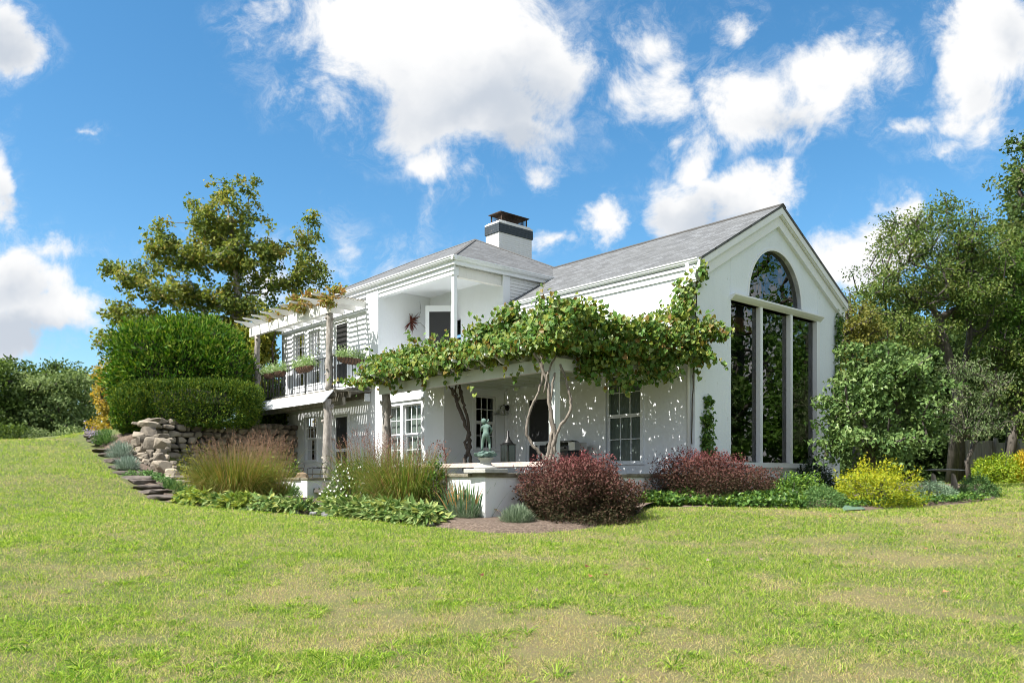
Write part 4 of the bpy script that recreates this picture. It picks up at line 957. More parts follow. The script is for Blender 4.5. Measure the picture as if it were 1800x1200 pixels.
# ------------------------------------------------------------------ fence, table, splash sheet, edging stones
fa, fb = P(1668, 800, 31), P(1860, 800, 34); fd = fb - fa; fd.z = 0; fl = fd.length; fz = gz_at(fa.x, fa.y)
fn_ = thing('board_fence', 'silver grey vertical board fence behind the far golden hedge', 'fence', (fa.x, fa.y, fz), math.atan2(fd.y, fd.x)); rr = random.Random(3); mb = MB(); x = 0
while x < fl: w = rr.uniform(.12, .16); mb.box(x, x + w - .012, -.012 + rr.uniform(-.006, .006), .012, -.3, 1.62 + rr.uniform(-.04, .05)); x += w
mb.build('boards', FENCEW, fn_)
for x in (.3, 2.6, 4.1): mb = MB(); mb.box(x, x + .12, -.15, -.02, -.3, 1.75); mb.build('post', FENCEW, fn_)
g0 = on_ground(1660, d=22.5)
tb = thing('garden_bench', 'small pale stone bench among shrubs beside the golden shrub', 'bench', g0, R(-6)); zt_ = P(1660, 826, 22.5).z - g0.z
me = rock_mesh('slab', (.56, .22, .045), 31, 2, .1); o = link('slab', me, PALEST, tb); o.location = (0, 0, zt_)
for x in (-.28, .25): me = rock_mesh('leg', (.13, .14, zt_ / 2), 32, 2, .2); o = link('leg', me, m_stone('tan_block', [(.3, .24, .18), (.45, .38, .3), (.5, .44, .36)]), tb); o.location = (x, 0, zt_ / 2 - .03)
p1, p2, p3 = on_ground(1484, 884), on_ground(1522, 897), on_ground(1486, 899)
mb = MB(); a_, b_, c_ = p1 + Vector((0, 0, .14)), p2 + Vector((0, 0, .03)), p3 + Vector((0, 0, .03)); q_ = Vector((-.05, .2, -.1))
mb.face([a_, c_, b_]); mb.face([a_, b_, b_ + q_, a_ + q_]); mb.face([a_ + q_, c_ + q_, c_, a_]); mb.face([b_, c_, c_ + q_, b_ + q_]); mb.face([a_ + q_, b_ + q_, c_ + q_])
tag(mb.build('splash_sheet', mat('grey_green_sheet', (.10, .17, .13), .5)), 'flat grey green triangular sheet at the edge of the ivy', 'garden sheet')
for i, (px, py, w) in enumerate([(742,922,11),(756,925,10),(772,922,15),(788,917,8),(700,915,9),(668,912,8),(640,908,9),(595,906,9),(570,908,8),(548,906,9),(520,903,8),(496,900,9),(470,899,8),(440,897,10),(410,894,9),(380,890,10),(350,886,9),(320,881,9)]):
    g0 = on_ground(px, py); s = g0.y / F; me = rock_mesh('edging_stone', (w * s, w * s * .7, .07 if w < 11 else .12), 60 + i, 2, .2); o = link('edging_stone', me, GREYROCK); o.location = g0 + Vector((0, .05, .03)); o.rotation_euler = (0, 0, rr.uniform(-.6, .6))
    tag(o, ('rounded blue grey edging stone, ' if i < 4 else 'flat grey edging stone, ') + nth(i, 'in the border edge', 'the strap leaved iris').replace('in the border edge nearest', 'nearest').replace(' in the border edge from', ' along the edge from'), 'edging stone', 'edging stones along the border')
# ------------------------------------------------------------------ beds
MULCH = mat('bark_mulch', (.15, .09, .06), .95); t = NT(MULCH)
c = t.ramp(t.noise(22, 6, .7), [(.3, (.04, .028, .02)), (.5, (.14, .10, .075)), (.72, (.30, .24, .19))]); t.l(c, t.b.inputs['Base Color']); t.bump(t.noise(30, 5, .7), 1, .05)
def bed(name, front, back, mt=MULCH, lift=.03):
    """a planted bed: strip between a front edge and a back edge, following the lawn"""
    A = [on_ground(*p) for p in front]; B = [on_ground(px, d=dd) for px, dd in back]; n = 60
    def res(L, n):
        d = [0]
        for i in range(1, len(L)): d.append(d[-1] + (L[i] - L[i - 1]).length)
        return [np.interp(np.linspace(0, d[-1], n), d, [q[k] for q in L]) for k in (0, 1)]
    ax, ay = res(A, n); bx, by = res(B, n); m = 14; tt = np.linspace(0, 1, m)
    X = ax[:, None] * (1 - tt) + bx[:, None] * tt; Y = ay[:, None] * (1 - tt) + by[:, None] * tt; Z = lawn_z(X, Y) + lift * np.minimum(1, tt * 30)[None, :] - .02 + .10 * np.minimum(1, tt * 6)[None, :]
    i, j = np.meshgrid(np.arange(n - 1), np.arange(m - 1), indexing='ij'); q = (i * m + j).ravel()
    tag(link(name, np_mesh(name, np.c_[X.ravel(), Y.ravel(), Z.ravel()], np.c_[q, q + m, q + m + 1, q + 1], smooth=True), mt), kind='structure')
    return A, B
F1 = [(285,880),(350,890),(450,897),(600,909),(700,918),(780,928),(860,937),(950,937),(1040,928),(1090,915),(1120,905)]
bed('border_soil', F1, [(300,24),(430,25),(520,23),(600,22),(720,18.8),(850,16.6),(980,17.6),(1100,19.2),(1180,20)])
bed('side_bed_soil', [(1100,889),(1200,891),(1300,891),(1400,891),(1480,893),(1520,897),(1600,891),(1690,886),(1752,876)], [(1150,20.3),(1250,21.3),(1350,22.6),(1430,23.8),(1500,25),(1560,25.5),(1620,26),(1690,25.5),(1745,25)])
bed('stair_bed_soil', [(150,773),(180,790),(205,812),(225,835),(250,855),(280,875)], [(200,28.4),(225,28),(245,27),(262,26),(275,25),(300,24)])

# ------------------------------------------------------------------ grapevine
VINE = m_leaf('grape_leaf', [(.22, .13, .045), (.15, .19, .03), (.065, .145, .03), (.09, .19, .04), (.16, .26, .06), (.28, .31, .06), (.11, .21, .06), (.25, .30, .13)], .32, .45)
gv = thing('grapevine', 'leafy green and bronze grapevine sprawling over the long pergola', 'vine', W(-3.6, 1.1, -.3))
def Wn(u, v, z): return np.c_[C0.x + UD.x * u + VD.x * v, C0.y + UD.y * u + VD.y * v, z + ZC]
n = 24000; vv = rng.random(n) * 8.2 + .1; uu = -4.5 + rng.random(n) * 4.45
lim = np.where(vv > 7.1, -2.4, -.1); uu = np.minimum(uu, lim - .05)
zz = 2.88 + np.abs(rng.normal(size=n)) * .17
pa = Wn(uu, vv, zz)
n = 11500; vv = rng.random(n) * 8.9 + .1                          # the mound along the front
hp = 3.74 + .36 * np.sin(vv * 1.1 + .6) + .55 * (fbm(vv * .9, vv * 0 + 3, 3) - .5) * 2; hp = hp - .45 * np.clip((vv - 5.2) / 3.5, 0, 1)
kz = rng.random(n) ** .8; zz = 2.80 + kz * (hp - 2.80); wd = .62 * (1 - .55 * kz)
uu = -4.2 + rng.normal(size=n) * wd * .75 + .45 * kz; zz = zz - .12 * rng.random(n)
ok = fbm(vv * 2.2 + 8, zz * 2.6 + 2, 3) > .36 + .10 * (zz < 3.05); vv, uu, zz = vv[ok], uu[ok], zz[ok]; n = len(vv)
pb = Wn(uu, vv, zz)
vb = [(1205,520,26,42,20.1),(1190,560,46,42,19.8),(1165,600,60,48,19.3),(1215,600,42,46,19.6),(1248,575,28,30,19.6),(1110,600,70,42,18.9),(1232,480,14,26,20),(1150,655,55,22,19.2),(1060,640,60,30,18.6),(1240,625,22,18,19.6),(980,560,50,38,18.2),(1030,560,50,40,18.4),
      (1272,588,16,14,19.6),(1100,672,26,14,18.8),(950,600,60,30,18.3),(900,560,40,30,19.2),(860,585,50,28,19.8),(1075,575,50,30,18.7),(1130,575,40,25,19)]
pc, _ = blob_points([(a, b, c_, d_, e, .38) for a, b, c_, d_, e in vb], 7500, .1)
sp_ = []
for (x0, y0, x1, y1, dd, k) in [(1260,600,1290,578,19.5,10),(1250,630,1284,648,19.5,12),(1225,640,1232,670,19.6,8),(850,600,828,548,20.6,9),(855,590,845,560,20.5,6),(1010,535,1022,512,18.6,9),(680,640,628,688,23.2,22),(660,650,645,600,23.2,14),(835,690,822,668,19.6,5),(1180,500,1240,458,19.9,14),(900,630,905,690,19,6),(1130,560,1150,540,19.2,7),(760,600,765,585,21.8,8),(940,540,950,520,18.6,10),(1010,660,1105,690,18.5,26),(700,650,655,670,23,20)]:
    f = rng.random(k)[:, None]; a_, b_ = np.array(P(x0, y0, dd)), np.array(P(x1, y1, dd)); sp_.append(a_ + (b_ - a_) * f + rng.normal(size=(k, 3)) * .05)
for i in range(42):          # long shoots that wave above the mound or hang from the rafter tails
    v_ = rng.random() * 8.2 + .3; up_s = rng.random() < .55; k = 9; a0 = np.array(W(-4.0 - .3 * rng.random(), v_, 3.55 + .3 * math.sin(v_ * 1.1 + .6) - .7 * max(0, (v_ - 4.2) / 3.5) if up_s else 2.85)); e = a0 + np.array([rng.normal() * .25, rng.normal() * .15, (.2 + .3 * rng.random()) * (1 if up_s else -1)])
    f = rng.random(k)[:, None]; sp_.append(a0 + (e - a0) * f + rng.normal(size=(k, 3)) * .03)
pts = np.r_[pa, pb, pc, np.concatenate(sp_)]; n = len(pts)
fac = np.array([-.55, -.55, .35]); nrm = unit(rng.normal(size=(n, 3)) * .6 + fac); tan = unit(rng.normal(size=(n, 3)) * .7 + np.array([-.2, -.2, -.8]))
L = .07 + .07 * rng.random(n); leaf_obj('foliage', pts - np.array(gv.location), nrm, tan, L, L * .92, VINE, gv, 'heart')
def stem(pxs, d0, d1, r0, r1, m, name='stem', parent=None, o=(0, 0, 0), wig=.03):
    q = [P(a, b, d0 + (d1 - d0) * i / (len(pxs) - 1)) - Vector(o) for i, (a, b) in enumerate(pxs)]; r_ = []; ex = []
    for i in range(len(q) - 1):
        for k in range(4): ex.append(q[i].lerp(q[i + 1], k / 4))
    ex.append(q[-1])
    sm = [ex[0]] + [(ex[i - 1] + ex[i] * 2 + ex[i + 1]) / 4 + Vector(rng.normal(size=3)) * wig * .3 for i in range(1, len(ex) - 1)] + [ex[-1]]
    mb = MB(); mb.tube(sm, [(r0 + (r1 - r0) * i / (len(sm) - 1)) * (.88 + .24 * rng.random()) for i in range(len(sm))], 8); return mb.build(name, m, parent, smooth=True)
g0 = gv.location
for pxs, r0, r1 in (([(962,815),(955,803),(938,785),(925,762),(926,742),(936,710),(948,690),(956,650),(950,625)], .05, .03), ([(966,815),(970,790),(976,765),(970,740),(966,705),(962,670),(950,640),(938,620)], .07, .04), ([(972,815),(974,785),(978,765),(985,748),(1000,730),(1004,712),(1001,690),(993,660),(985,640)], .05, .03), ([(960,812),(966,785),(971,760),(974,745)], .06, .05), ([(978,770),(972,745),(966,720),(970,690),(975,655)], .035, .03), ([(956,690),(962,660),(968,640),(980,625)], .03, .025)):
    stem(pxs, 17.9, 17.95, r0 * .8, r1 * .75, VINEBARK, 'trunk', gv, g0)
gd = thing('grapevine', 'two dark twisted vine trunks against the porch wall by the bay corner', 'vine', P(822, 830, 22.4)); g0 = gd.location
for pxs, r0, r1 in (([(817,830),(818,805),(821,795),(826,780),(823,760),(815,740),(806,715),(801,700),(794,682)], .055, .045), ([(829,825),(826,803),(822,790),(819,778),(824,760),(828,768),(821,735),(816,715),(812,700),(806,680)], .045, .04), ([(804,705),(812,692),(809,672)], .03, .03), ([(798,690),(788,676),(784,668)], .03, .02), ([(806,700),(800,685),(802,668)], .03, .025)):
    stem(pxs, 22.2, 22.2, r0, r1, DARKVINE, 'trunk', gd, g0, .06)
# sparse brown vine on the balcony pergola, and its green growth beside it
BRV = m_leaf('browning_vine_leaf', [(.30, .17, .06), (.36, .24, .08), (.24, .24, .05), (.16, .22, .05)], .35)
bv = thing('vine', 'browning vine draped over the balcony pergola', 'vine', W(-3, 15, 5.9)); n = 1500
pts, _ = blob_points([(575,528,20,14,26.5,.4),(548,520,24,12,27.5,.4),(520,530,22,14,28.5,.5),(500,545,20,12,29.5,.5),(535,540,30,9,28,.5),(480,560,18,9,30.3,.4),(590,510,22,10,26.6,.4)], n, .1)
ln_ = pts; nrm = unit(rng.normal(size=(n, 3)) + np.array([-.3, -.3, .4])); leaf_obj('foliage', pts - np.array(bv.location), nrm, rdir(n), .09 + .06 * rng.random(n), .075, BRV, bv, 'heart')
YGV = m_leaf('yellow_green_vine_leaf', [(.10, .14, .03), (.22, .24, .04), (.34, .32, .05), (.13, .2, .05)], .35)
cv = thing('vine', 'yellow green climber on the house corner behind the balcony', 'vine', P(465, 690, 32.6)); n = 3600
pts, _ = blob_points([(470,590,16,50,32.4,.5),(455,625,22,50,32.3,.5),(482,640,9,50,32.6,.3),(430,600,26,35,33,.6),(440,680,26,30,32,.6),(420,640,20,60,33,.8)], n, .2)
leaf_obj('foliage', pts - np.array(cv.location), unit(rng.normal(size=(n, 3)) + np.array([-.5, -.4, .5])), rdir(n), .13 + .09 * rng.random(n), .11, YGV, cv, 'heart')
stem([(478,690),(482,650),(478,610),(486,580)], 32.2, 32.2, .05, .03, DARKVINE, 'stem', cv, cv.location)
IVY = m_leaf('ivy_leaf', [(.035, .075, .02), (.06, .13, .03), (.10, .2, .04), (.2, .3, .05)], .25, .35)
iv = thing('ivy', 'bright ivy column climbing the gable left of the tall window', 'ivy', W(.45, -.05, -.6)); n = 900
pts, _ = blob_points([(1246,705,12,16,20.25,.12),(1243,740,15,26,20.2,.12),(1240,775,19,22,20.2,.14),(1244,800,20,16,20.2,.14)], n, .2)
leaf_obj('foliage', pts - np.array(iv.location), unit(rng.normal(size=(n, 3)) * .5 + np.array(-VD) + np.array([0, 0, .4])), unit(rng.normal(size=(n, 3)) + np.array([0, 0, -.8])), .08 + .05 * rng.random(n), .08, IVY, iv, 'lobed')
iv2 = thing('ivy', 'dark ivy climbing the far corner of the gable', 'ivy', W(7.2, -.1, -.6)); n = 1500
pts, _ = blob_points([(1474,600,7,60,24.6,.12),(1470,680,8,50,24.6,.14),(1466,560,3,20,24.7,.1),(1464,760,16,60,24.5,.2),(1478,560,5,28,24.8,.1)], n, .2)
leaf_obj('foliage', pts - np.array(iv2.location), unit(rng.normal(size=(n, 3)) * .5 + np.array(-VD)), unit(rng.normal(size=(n, 3)) + np.array([0, 0, -.8])), .08 + .06 * rng.random(n), .08, IVY, iv2, 'lobed')
stem([(1226,480),(1222,560),(1219,640),(1217,720),(1216,780)], 20.0, 20.0, .012, .016, DARKVINE, 'stem', iv, iv.location)

# ------------------------------------------------------------------ garden plants along the border
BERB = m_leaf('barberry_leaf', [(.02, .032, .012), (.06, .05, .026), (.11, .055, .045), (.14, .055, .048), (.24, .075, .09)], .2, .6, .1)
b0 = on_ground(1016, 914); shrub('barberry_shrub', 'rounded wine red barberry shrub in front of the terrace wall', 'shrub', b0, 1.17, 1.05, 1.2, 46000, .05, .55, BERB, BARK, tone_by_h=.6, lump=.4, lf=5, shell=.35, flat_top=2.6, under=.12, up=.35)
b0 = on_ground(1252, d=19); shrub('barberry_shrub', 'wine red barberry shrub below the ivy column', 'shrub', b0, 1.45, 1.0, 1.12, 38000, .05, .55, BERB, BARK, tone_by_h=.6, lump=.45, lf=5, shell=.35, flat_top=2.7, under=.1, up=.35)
LAV = m_leaf('lavender_leaf', [(.14, .2, .12), (.22, .29, .19), (.32, .38, .28)], .2)
def spiky(name, lab, cat, base, r, h, n, m, length, width, bend=.3, group=None, spread=.8, seg=2):
    root = thing(name, lab, cat, base, 0, group); d = rdir(n); d[:, 2] = np.abs(d[:, 2]) + .15; d = unit(d); p = d * np.array([r, r, h]) * (.2 + .55 * rng.random((n, 1)))
    strap_obj('foliage', p, unit(d * np.array([spread, spread, 1]) + np.array([0, 0, .25]) + rng.normal(size=(n, 3)) * .25), length * (.6 + .7 * rng.random(n)), width, bend * rng.random(n), m, root, seg); return root
for px, py, s, lab in ((818,920,.50,'lavender mound at the foot of the strap leaved iris'), (909,928,.43,'lavender mound on the mulch before the barberry')):
    spiky('lavender', lab, 'lavender', on_ground(px, py) + Vector((0, .2, 0)), s, s * 1.1, 4200, LAV, .13, .010, .2, 'lavender mounds')
IRIS = m_leaf('iris_leaf', [(.05, .12, .05), (.1, .2, .09), (.2, .3, .14), (.40, .22, .07), (.42, .28, .12)], .3)
ir = thing('iris_clump', 'tall strap leaved iris clump with browning tips by the white wall corner', 'iris', on_ground(818, 917)); n = 170
p = np.c_[rng.normal(size=n) * .13, rng.normal(size=n) * .10, np.zeros(n)]; d = unit(np.c_[p[:, 0] * 1.2, p[:, 1], np.full(n, 1.0)] + rng.normal(size=(n, 3)) * .10)
strap_obj('foliage', p, d, .5 + .38 * rng.random(n), .045, .35 * rng.random(n) ** 2, IRIS, ir, 5, np.where(rng.random(n) < .75, rng.random(n) * .5, .7 + .3 * rng.random(n)))
n = 26; strap_obj('dead_leaves', np.c_[rng.normal(size=n) * .2, rng.normal(size=n) * .12, .35 + .3 * rng.random(n)], unit(rng.normal(size=(n, 3)) + np.array([.5, -.3, .3])), .3, .03, 1.4, m_leaf('dead_iris_leaf', [(.42, .22, .08), (.5, .36, .2)], .3), ir, 5)
n = 5; strap_obj('fallen_leaves', np.tile([.35, -.05, .2], (n, 1)) + rng.normal(size=(n, 3)) * .04, unit(np.tile([1, -.1, .5], (n, 1)) + rng.normal(size=(n, 3)) * .2), .45, .03, 1.3, bpy.data.materials['dead_iris_leaf'], ir, 5)
# ornamental grasses
MISC = m_leaf('maiden_grass_blade', [(.05, .11, .02), (.11, .19, .03), (.20, .27, .05), (.30, .27, .08), (.30, .16, .08)], .35); REDP = m_leaf('red_brown_plume', [(.11, .05, .04), (.22, .11, .09), (.34, .20, .15)], .3)
FOUN = m_leaf('amber_grass_blade', [(.06, .125, .02), (.13, .19, .03), (.23, .22, .045), (.33, .20, .08)], .35)
def grass_clump(lab, base, rx, ry, h, n, blade, plume, npl, wid=.010, out=.35):
    root = thing('ornamental_grass', lab, 'ornamental grass', base); a = rng.random(n) * 6.283; r = np.sqrt(rng.random(n)); p = np.c_[np.cos(a) * r * rx * .6, np.sin(a) * r * ry * .6, np.zeros(n)]
    d = unit(np.c_[np.cos(a) * r * out, np.sin(a) * r * out, np.ones(n)] + rng.normal(size=(n, 3)) * .12); strap_obj('blades', p, d, h * (.45 + .55 * rng.random(n)), wid, 1.5 * rng.random(n) ** 1.4, blade, root, 5)
    a = rng.random(npl) * 6.283; r = np.sqrt(rng.random(npl)); p = np.c_[np.cos(a) * r * rx, np.sin(a) * r * ry, h * (.68 + .34 * rng.random(npl) - .22 * r)]; V = []
    q = np.repeat(p, 9, 0); f = np.tile(np.linspace(0, 1, 9), npl)[:, None]; ax = unit(np.c_[np.cos(a) * r * .5, np.sin(a) * r * .5, np.ones(npl)] + rng.normal(size=(npl, 3)) * .2); q = q + np.repeat(ax, 9, 0) * f * .26
    leaf_obj('plumes', q, rdir(len(q)), unit(np.repeat(ax, 9, 0) + rng.normal(size=(len(q), 3)) * .4), .055, .010, plume, root)
    strap_obj('stalks', np.c_[p[:, 0] * .5, p[:, 1] * .5, np.full(npl, .1)], p - np.c_[p[:, 0] * .5, p[:, 1] * .5, np.full(npl, .1)], np.linalg.norm(p - np.c_[p[:, 0] * .5, p[:, 1] * .5, np.full(npl, .1)], axis=1), .006, 0, plume, root, 2); return root
b0 = on_ground(712, d=16.8); grass_clump('tall green maiden grass beside the white wall corner', b0, .85, .5, 1.55, 4200, MISC, REDP, 150, .012)
b0 = on_ground(648, d=17.7); grass_clump('reddish maiden grass with dark plumes behind the white asters', b0, .75, .5, 1.75, 1600, MISC, REDP, 260)
b0 = on_ground(412, d=20.8); grass_clump('broad amber grass with pink brown plumes in front of the stone wall', b0, 1.05, .8, 1.62, 4600, FOUN, m_leaf('pink_brown_plume', [(.17, .10, .07), (.28, .18, .12), (.36, .25, .17)], .35), 340, .010, .6)
b0 = on_ground(470, d=22.0); grass_clump('pinkish plumed grass against the stone wall end by the patio', b0, .7, .5, 1.85, 700, FOUN, bpy.data.materials['pink_brown_plume'], 300, .008, .5)
AST = m_leaf('aster_leaf', [(.04, .09, .02), (.09, .16, .03), (.17, .25, .05)], .3)
b0 = on_ground(618, d=17.3); a_ = shrub('aster', 'white flowering aster bush left of the tall maiden grass', 'flower', b0, .75, .55, 1.05, 3800, .06, .3, AST, BARK, lump=.3)
n = 95; d = rdir(n); d[:, 2] = np.abs(d[:, 2]); d[:, 1] = -np.abs(d[:, 1]); leaf_obj('flower_heads', d * np.array([.74, .55, 1.05]) * (.85 + .2 * rng.random((n, 1))), unit(np.tile([-.5, -.7, .5], (n, 1)) + rng.normal(size=(n, 3)) * .3), rdir(n), .042, .042, WHT, a_, 'heart')  # the aster's white flowers, each a separate piece
b0 = on_ground(764, d=16.5); shrub('rose_bush', 'dark leaved rose bush between the maiden grass and the iris', 'shrub', b0, .32, .3, 1.15, 900, .075, .6, IVY, BARK, lump=.4, shell=.3)
rs = thing('rose_plant', 'tall bare reddish stem with dry seed heads by the terrace corner', 'plant', on_ground(786, d=16.6)); g0 = rs.location
stem([(786,905),(785,860),(784,815),(780,780)], 16.4, 16.4, .009, .006, mat('red_stem', (.14, .03, .025), .6), 'stem', rs, g0, .01)
pts, _ = blob_points([(772,785,16,14,16.4,.2),(782,800,10,16,16.4,.2)], 60, .1); leaf_obj('seed_heads', pts - np.array(g0), rdir(60), rdir(60), .05, .03, REDP, rs)  # dry seed heads, loose pieces round the stem tip
# lamb's ear, hosta and catmint clumps along the edge
LAMB = m_leaf('lambs_ear_leaf', [(.07, .14, .035), (.15, .24, .07), (.27, .35, .14), (.38, .40, .11)], .25, .6)
HOST = m_leaf('yellow_green_leaf', [(.08, .15, .03), (.17, .26, .05), (.30, .33, .06), (.14, .22, .06)], .3)
GREENF = m_leaf('ferny_green_leaf', [(.05, .12, .035), (.10, .2, .06), (.18, .28, .10)], .3)
def leafy(name, lab, cat, base, r, h, n, m, L, asp, group=None, up=.8):
    root = thing(name, lab, cat, base, 0, group); a = rng.random(n) * 6.283; rr_ = np.sqrt(rng.random(n)); p = np.c_[np.cos(a) * rr_ * r, np.sin(a) * rr_ * r, h * (1 - .75 * rr_ ** 2) * (.35 + .65 * rng.random(n))]
    tan = unit(np.c_[np.cos(a), np.sin(a), .55 - .9 * rr_] + rng.normal(size=(n, 3)) * .5); leaf_obj('foliage', p, unit(rng.normal(size=(n, 3)) * .45 + np.array([0, -.15, up])), tan, L * (.6 + .6 * rng.random(n)), L * asp, m, root, 'heart'); return root
k = 0
for i, (px, py, r) in enumerate([(752,906,.34),(728,907,.36),(704,903,.36),(682,902,.38),(660,899,.36),(640,896,.34),(618,899,.34),(596,897,.32)]):
    leafy('lambs_ear', 'pale lambs ear clump, ' + (nth(i, 'along the border', 'the iris').replace('along the border nearest', 'nearest') if i == 0 else nth(i, 'along the edge', 'the iris')), 'lambs ear', on_ground(px, np.interp(px, [q[0] for q in F1], [q[1] for q in F1]) - 3), r * 1.15, .40, 300, LAMB, .2, .38, 'lambs ear clumps along the front edge')
for i, (px, py, r, m_) in enumerate([(528,894,.35,LAMB),(500,892,.38,LAMB),(470,890,.35,LAMB),(440,889,.3,HOST),(412,886,.33,HOST),(388,884,.3,LAMB),(352,880,.33,HOST),(332,879,.28,HOST)]):
    leafy('hosta', 'low broad leaved clump, ' + nth(i, 'clump' if i == 0 else 'along the edge', 'the patio wall corner towards the stair').replace('clump nearest', 'nearest'), 'hosta', on_ground(px, np.interp(px, [q[0] for q in F1], [q[1] for q in F1]) - 1.5), r * 1.15, .36, 240, m_, .17, .42, 'broad leaved clumps along the border edge')
leafy('hosta', 'bright yellow green broad leaved clump before the rustic deck post', 'hosta', on_ground(576, 888) + Vector((0, .4, 0)), .35, .32, 240, HOST, .15, .5)
for lab, px, py, rx, h, m_ in (('ferny green mound at the foot of the garden stair', 312, 879, .42, .42, GREENF), ('soft green mound beside the tumbled stones', 290, 868, .45, .4, GREENF), ('feathery green mound between hostas in front of the amber grass', 430, 882, .5, .42, GREENF), ('blue green mound before the patio wall', 500, 878, .55, .55, GREENF), ('blue green mound left of the patio wall corner', 472, 880, .4, .45, GREENF), ('green leafy perennial against the white patio wall', 515, 872, .3, .75, GREENF), ('feathery shrub between the patio wall corner and the deck post', 555, 876, .3, .75, GREENF), ('green mound below the white asters', 590, 885, .4, .35, GREENF)):
    g0 = on_ground(px, py) + Vector((0, .45, 0)); spiky('perennial', lab, 'perennial', g0, rx, h, 900, m_, .16, .022, .5)
SILV = m_leaf('silver_leaf', [(.14, .2, .15), (.24, .31, .25), (.36, .43, .37)], .2)
for lab, px, dd, rx, h, m_ in (('silver grey mound halfway up the garden stair', 212, 25.2, .55, .7, SILV), ('silver grey mound beside the tumbled stone wall', 224, 23.6, .5, .55, SILV), ('dark green bush with lilac flowers at the head of the stair', 184, 27.6, .6, .75, GREENF)):
    a_ = spiky('perennial', lab, 'perennial', on_ground(px, d=dd), rx, h, 1500, m_, .15, .016, .25)
n = 60; leaf_obj('flower_heads', np.c_[-.35 + rng.normal(size=n) * .14, -.2 + rng.normal(size=n) * .1, .5 + rng.normal(size=n) * .14], rdir(n), rdir(n), .06, .05, m_leaf('lilac_petal', [(.3, .24, .42), (.42, .36, .5)], .2), a_)  # lilac flowers of the bush, scattered petals
for i, (px, dd, r) in enumerate([(243,22.8,.45),(262,23.2,.5),(280,22.4,.45)]):
    leafy('ground_cover', ('low green ground cover ' + ('below the silver mounds', 'under the tumbled boulders', 'near the foot of the stair beside pebbles')[i]), 'ground cover', on_ground(px, d=dd), r, .25, 420, GREENF, .09, .5)
p0 = on_ground(345, d=22.2); sx = shrub('rose_bush', 'sprawling rose with yellow shoots in front of the stone wall', 'shrub', p0, .6, .4, 1.35, 700, .07, .5, YGV, DARKVINE, lump=.5, shell=.2)
b0 = on_ground(472, d=20.6); shrub('fennel', 'yellow green dill like plant at the right of the amber grass', 'perennial', b0, .32, .25, 1.25, 600, .08, .35, HOST, None, lump=.5, shell=.2)
b0 = W(-3.6, on_u(512, -3.6)[0], -.3); shrub('potted_shrub', 'bright green leafy plant below the lower patio window', 'plant', b0, .4, .35, .85, 800, .1, .55, IVY, None, lump=.3)

# ------------------------------------------------------------------ beds on the right
GOLD = m_leaf('golden_leaf', [(.12, .2, .02), (.26, .33, .025), (.42, .43, .03), (.52, .46, .04)], .3); LIME = m_leaf('lime_leaf', [(.12, .22, .02), (.24, .34, .03), (.36, .40, .04)], .3)
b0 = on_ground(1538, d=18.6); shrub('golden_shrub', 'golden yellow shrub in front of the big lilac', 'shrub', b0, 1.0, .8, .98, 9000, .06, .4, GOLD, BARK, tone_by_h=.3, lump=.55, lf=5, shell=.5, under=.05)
b0 = on_ground(1760, d=29); shrub('golden_shrub', 'lime green rounded shrub before the board fence', 'shrub', b0, 1.1, .9, .95, 7000, .09, .45, LIME, BARK, lump=.25, shell=.5, under=.05)
b0 = on_ground(1815, d=28.6); shrub('golden_shrub', 'golden orange shrub right beside the lime green one', 'shrub', b0, .8, .8, 1.1, 6000, .09, .45, m_leaf('amber_leaf', [(.36, .36, .03), (.55, .45, .04), (.58, .38, .05)], .3), BARK, lump=.25, shell=.5, under=.05)
b0 = on_ground(1640, d=20.2); shrub('santolina', 'silver green spreading shrub right of the golden shrub', 'shrub', b0, .66, .5, .5, 5000, .05, .4, m_leaf('sage_leaf', [(.12, .2, .12), (.2, .3, .19), (.3, .4, .27)], .2), None, lump=.2)
b0 = on_ground(1718, d=21.2); shrub('perennial', 'loose green perennial at the right tip of the bed', 'perennial', b0, .6, .5, .55, 3500, .06, .4, GREENF, None, lump=.4)
b0 = on_ground(1446, d=18.4); shrub('catmint', 'feathery green catmint mound at the bed edge by the grey green sheet', 'perennial', b0, .6, .5, .48, 4200, .06, .35, GREENF, None, lump=.3)
b0 = on_ground(1392, d=20.4); shrub('boxwood', 'bright green leafy shrub below the picture window', 'shrub', b0, .85, .6, .72, 4600, .07, .5, m_leaf('fresh_green_leaf', [(.06, .13, .03), (.12, .24, .04), (.24, .36, .06)], .3), BARK, lump=.45)
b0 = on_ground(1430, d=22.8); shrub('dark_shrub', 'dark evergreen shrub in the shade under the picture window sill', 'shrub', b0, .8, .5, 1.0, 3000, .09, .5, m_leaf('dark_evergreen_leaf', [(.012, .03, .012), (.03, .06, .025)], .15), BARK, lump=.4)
n = 9000; xs = 1105 + 300 * rng.random(n); yb = 0; pts = []
A_, B_ = on_ground(1108, 893), on_ground(1420, 895); bk = on_ground(1180, d=19.4), on_ground(1400, d=21.5); f = rng.random(n); g = rng.random(n) ** 1.2
X = (A_.x + (B_.x - A_.x) * f) * (1 - g) + (bk[0].x + (bk[1].x - bk[0].x) * f) * g; Y = (A_.y + (B_.y - A_.y) * f) * (1 - g) + (bk[0].y + (bk[1].y - bk[0].y) * f) * g + .05
Z = lawn_z(X, Y) + .06 + .26 * rng.random(n) * np.minimum(1, .35 + g * 4) * (.6 + fbm(X * 2, Y * 2, 2) * .8)
tag(leaf_obj('ivy_ground_cover', np.c_[X, Y, Z], unit(rng.normal(size=(n, 3)) * .4 + np.array([0, -.2, .9])), rdir(n), .09 + .04 * rng.random(n), .085, IVY, None, 'lobed'), 'glossy ivy carpet between the two barberries and the window bed', 'ivy', kind='stuff')
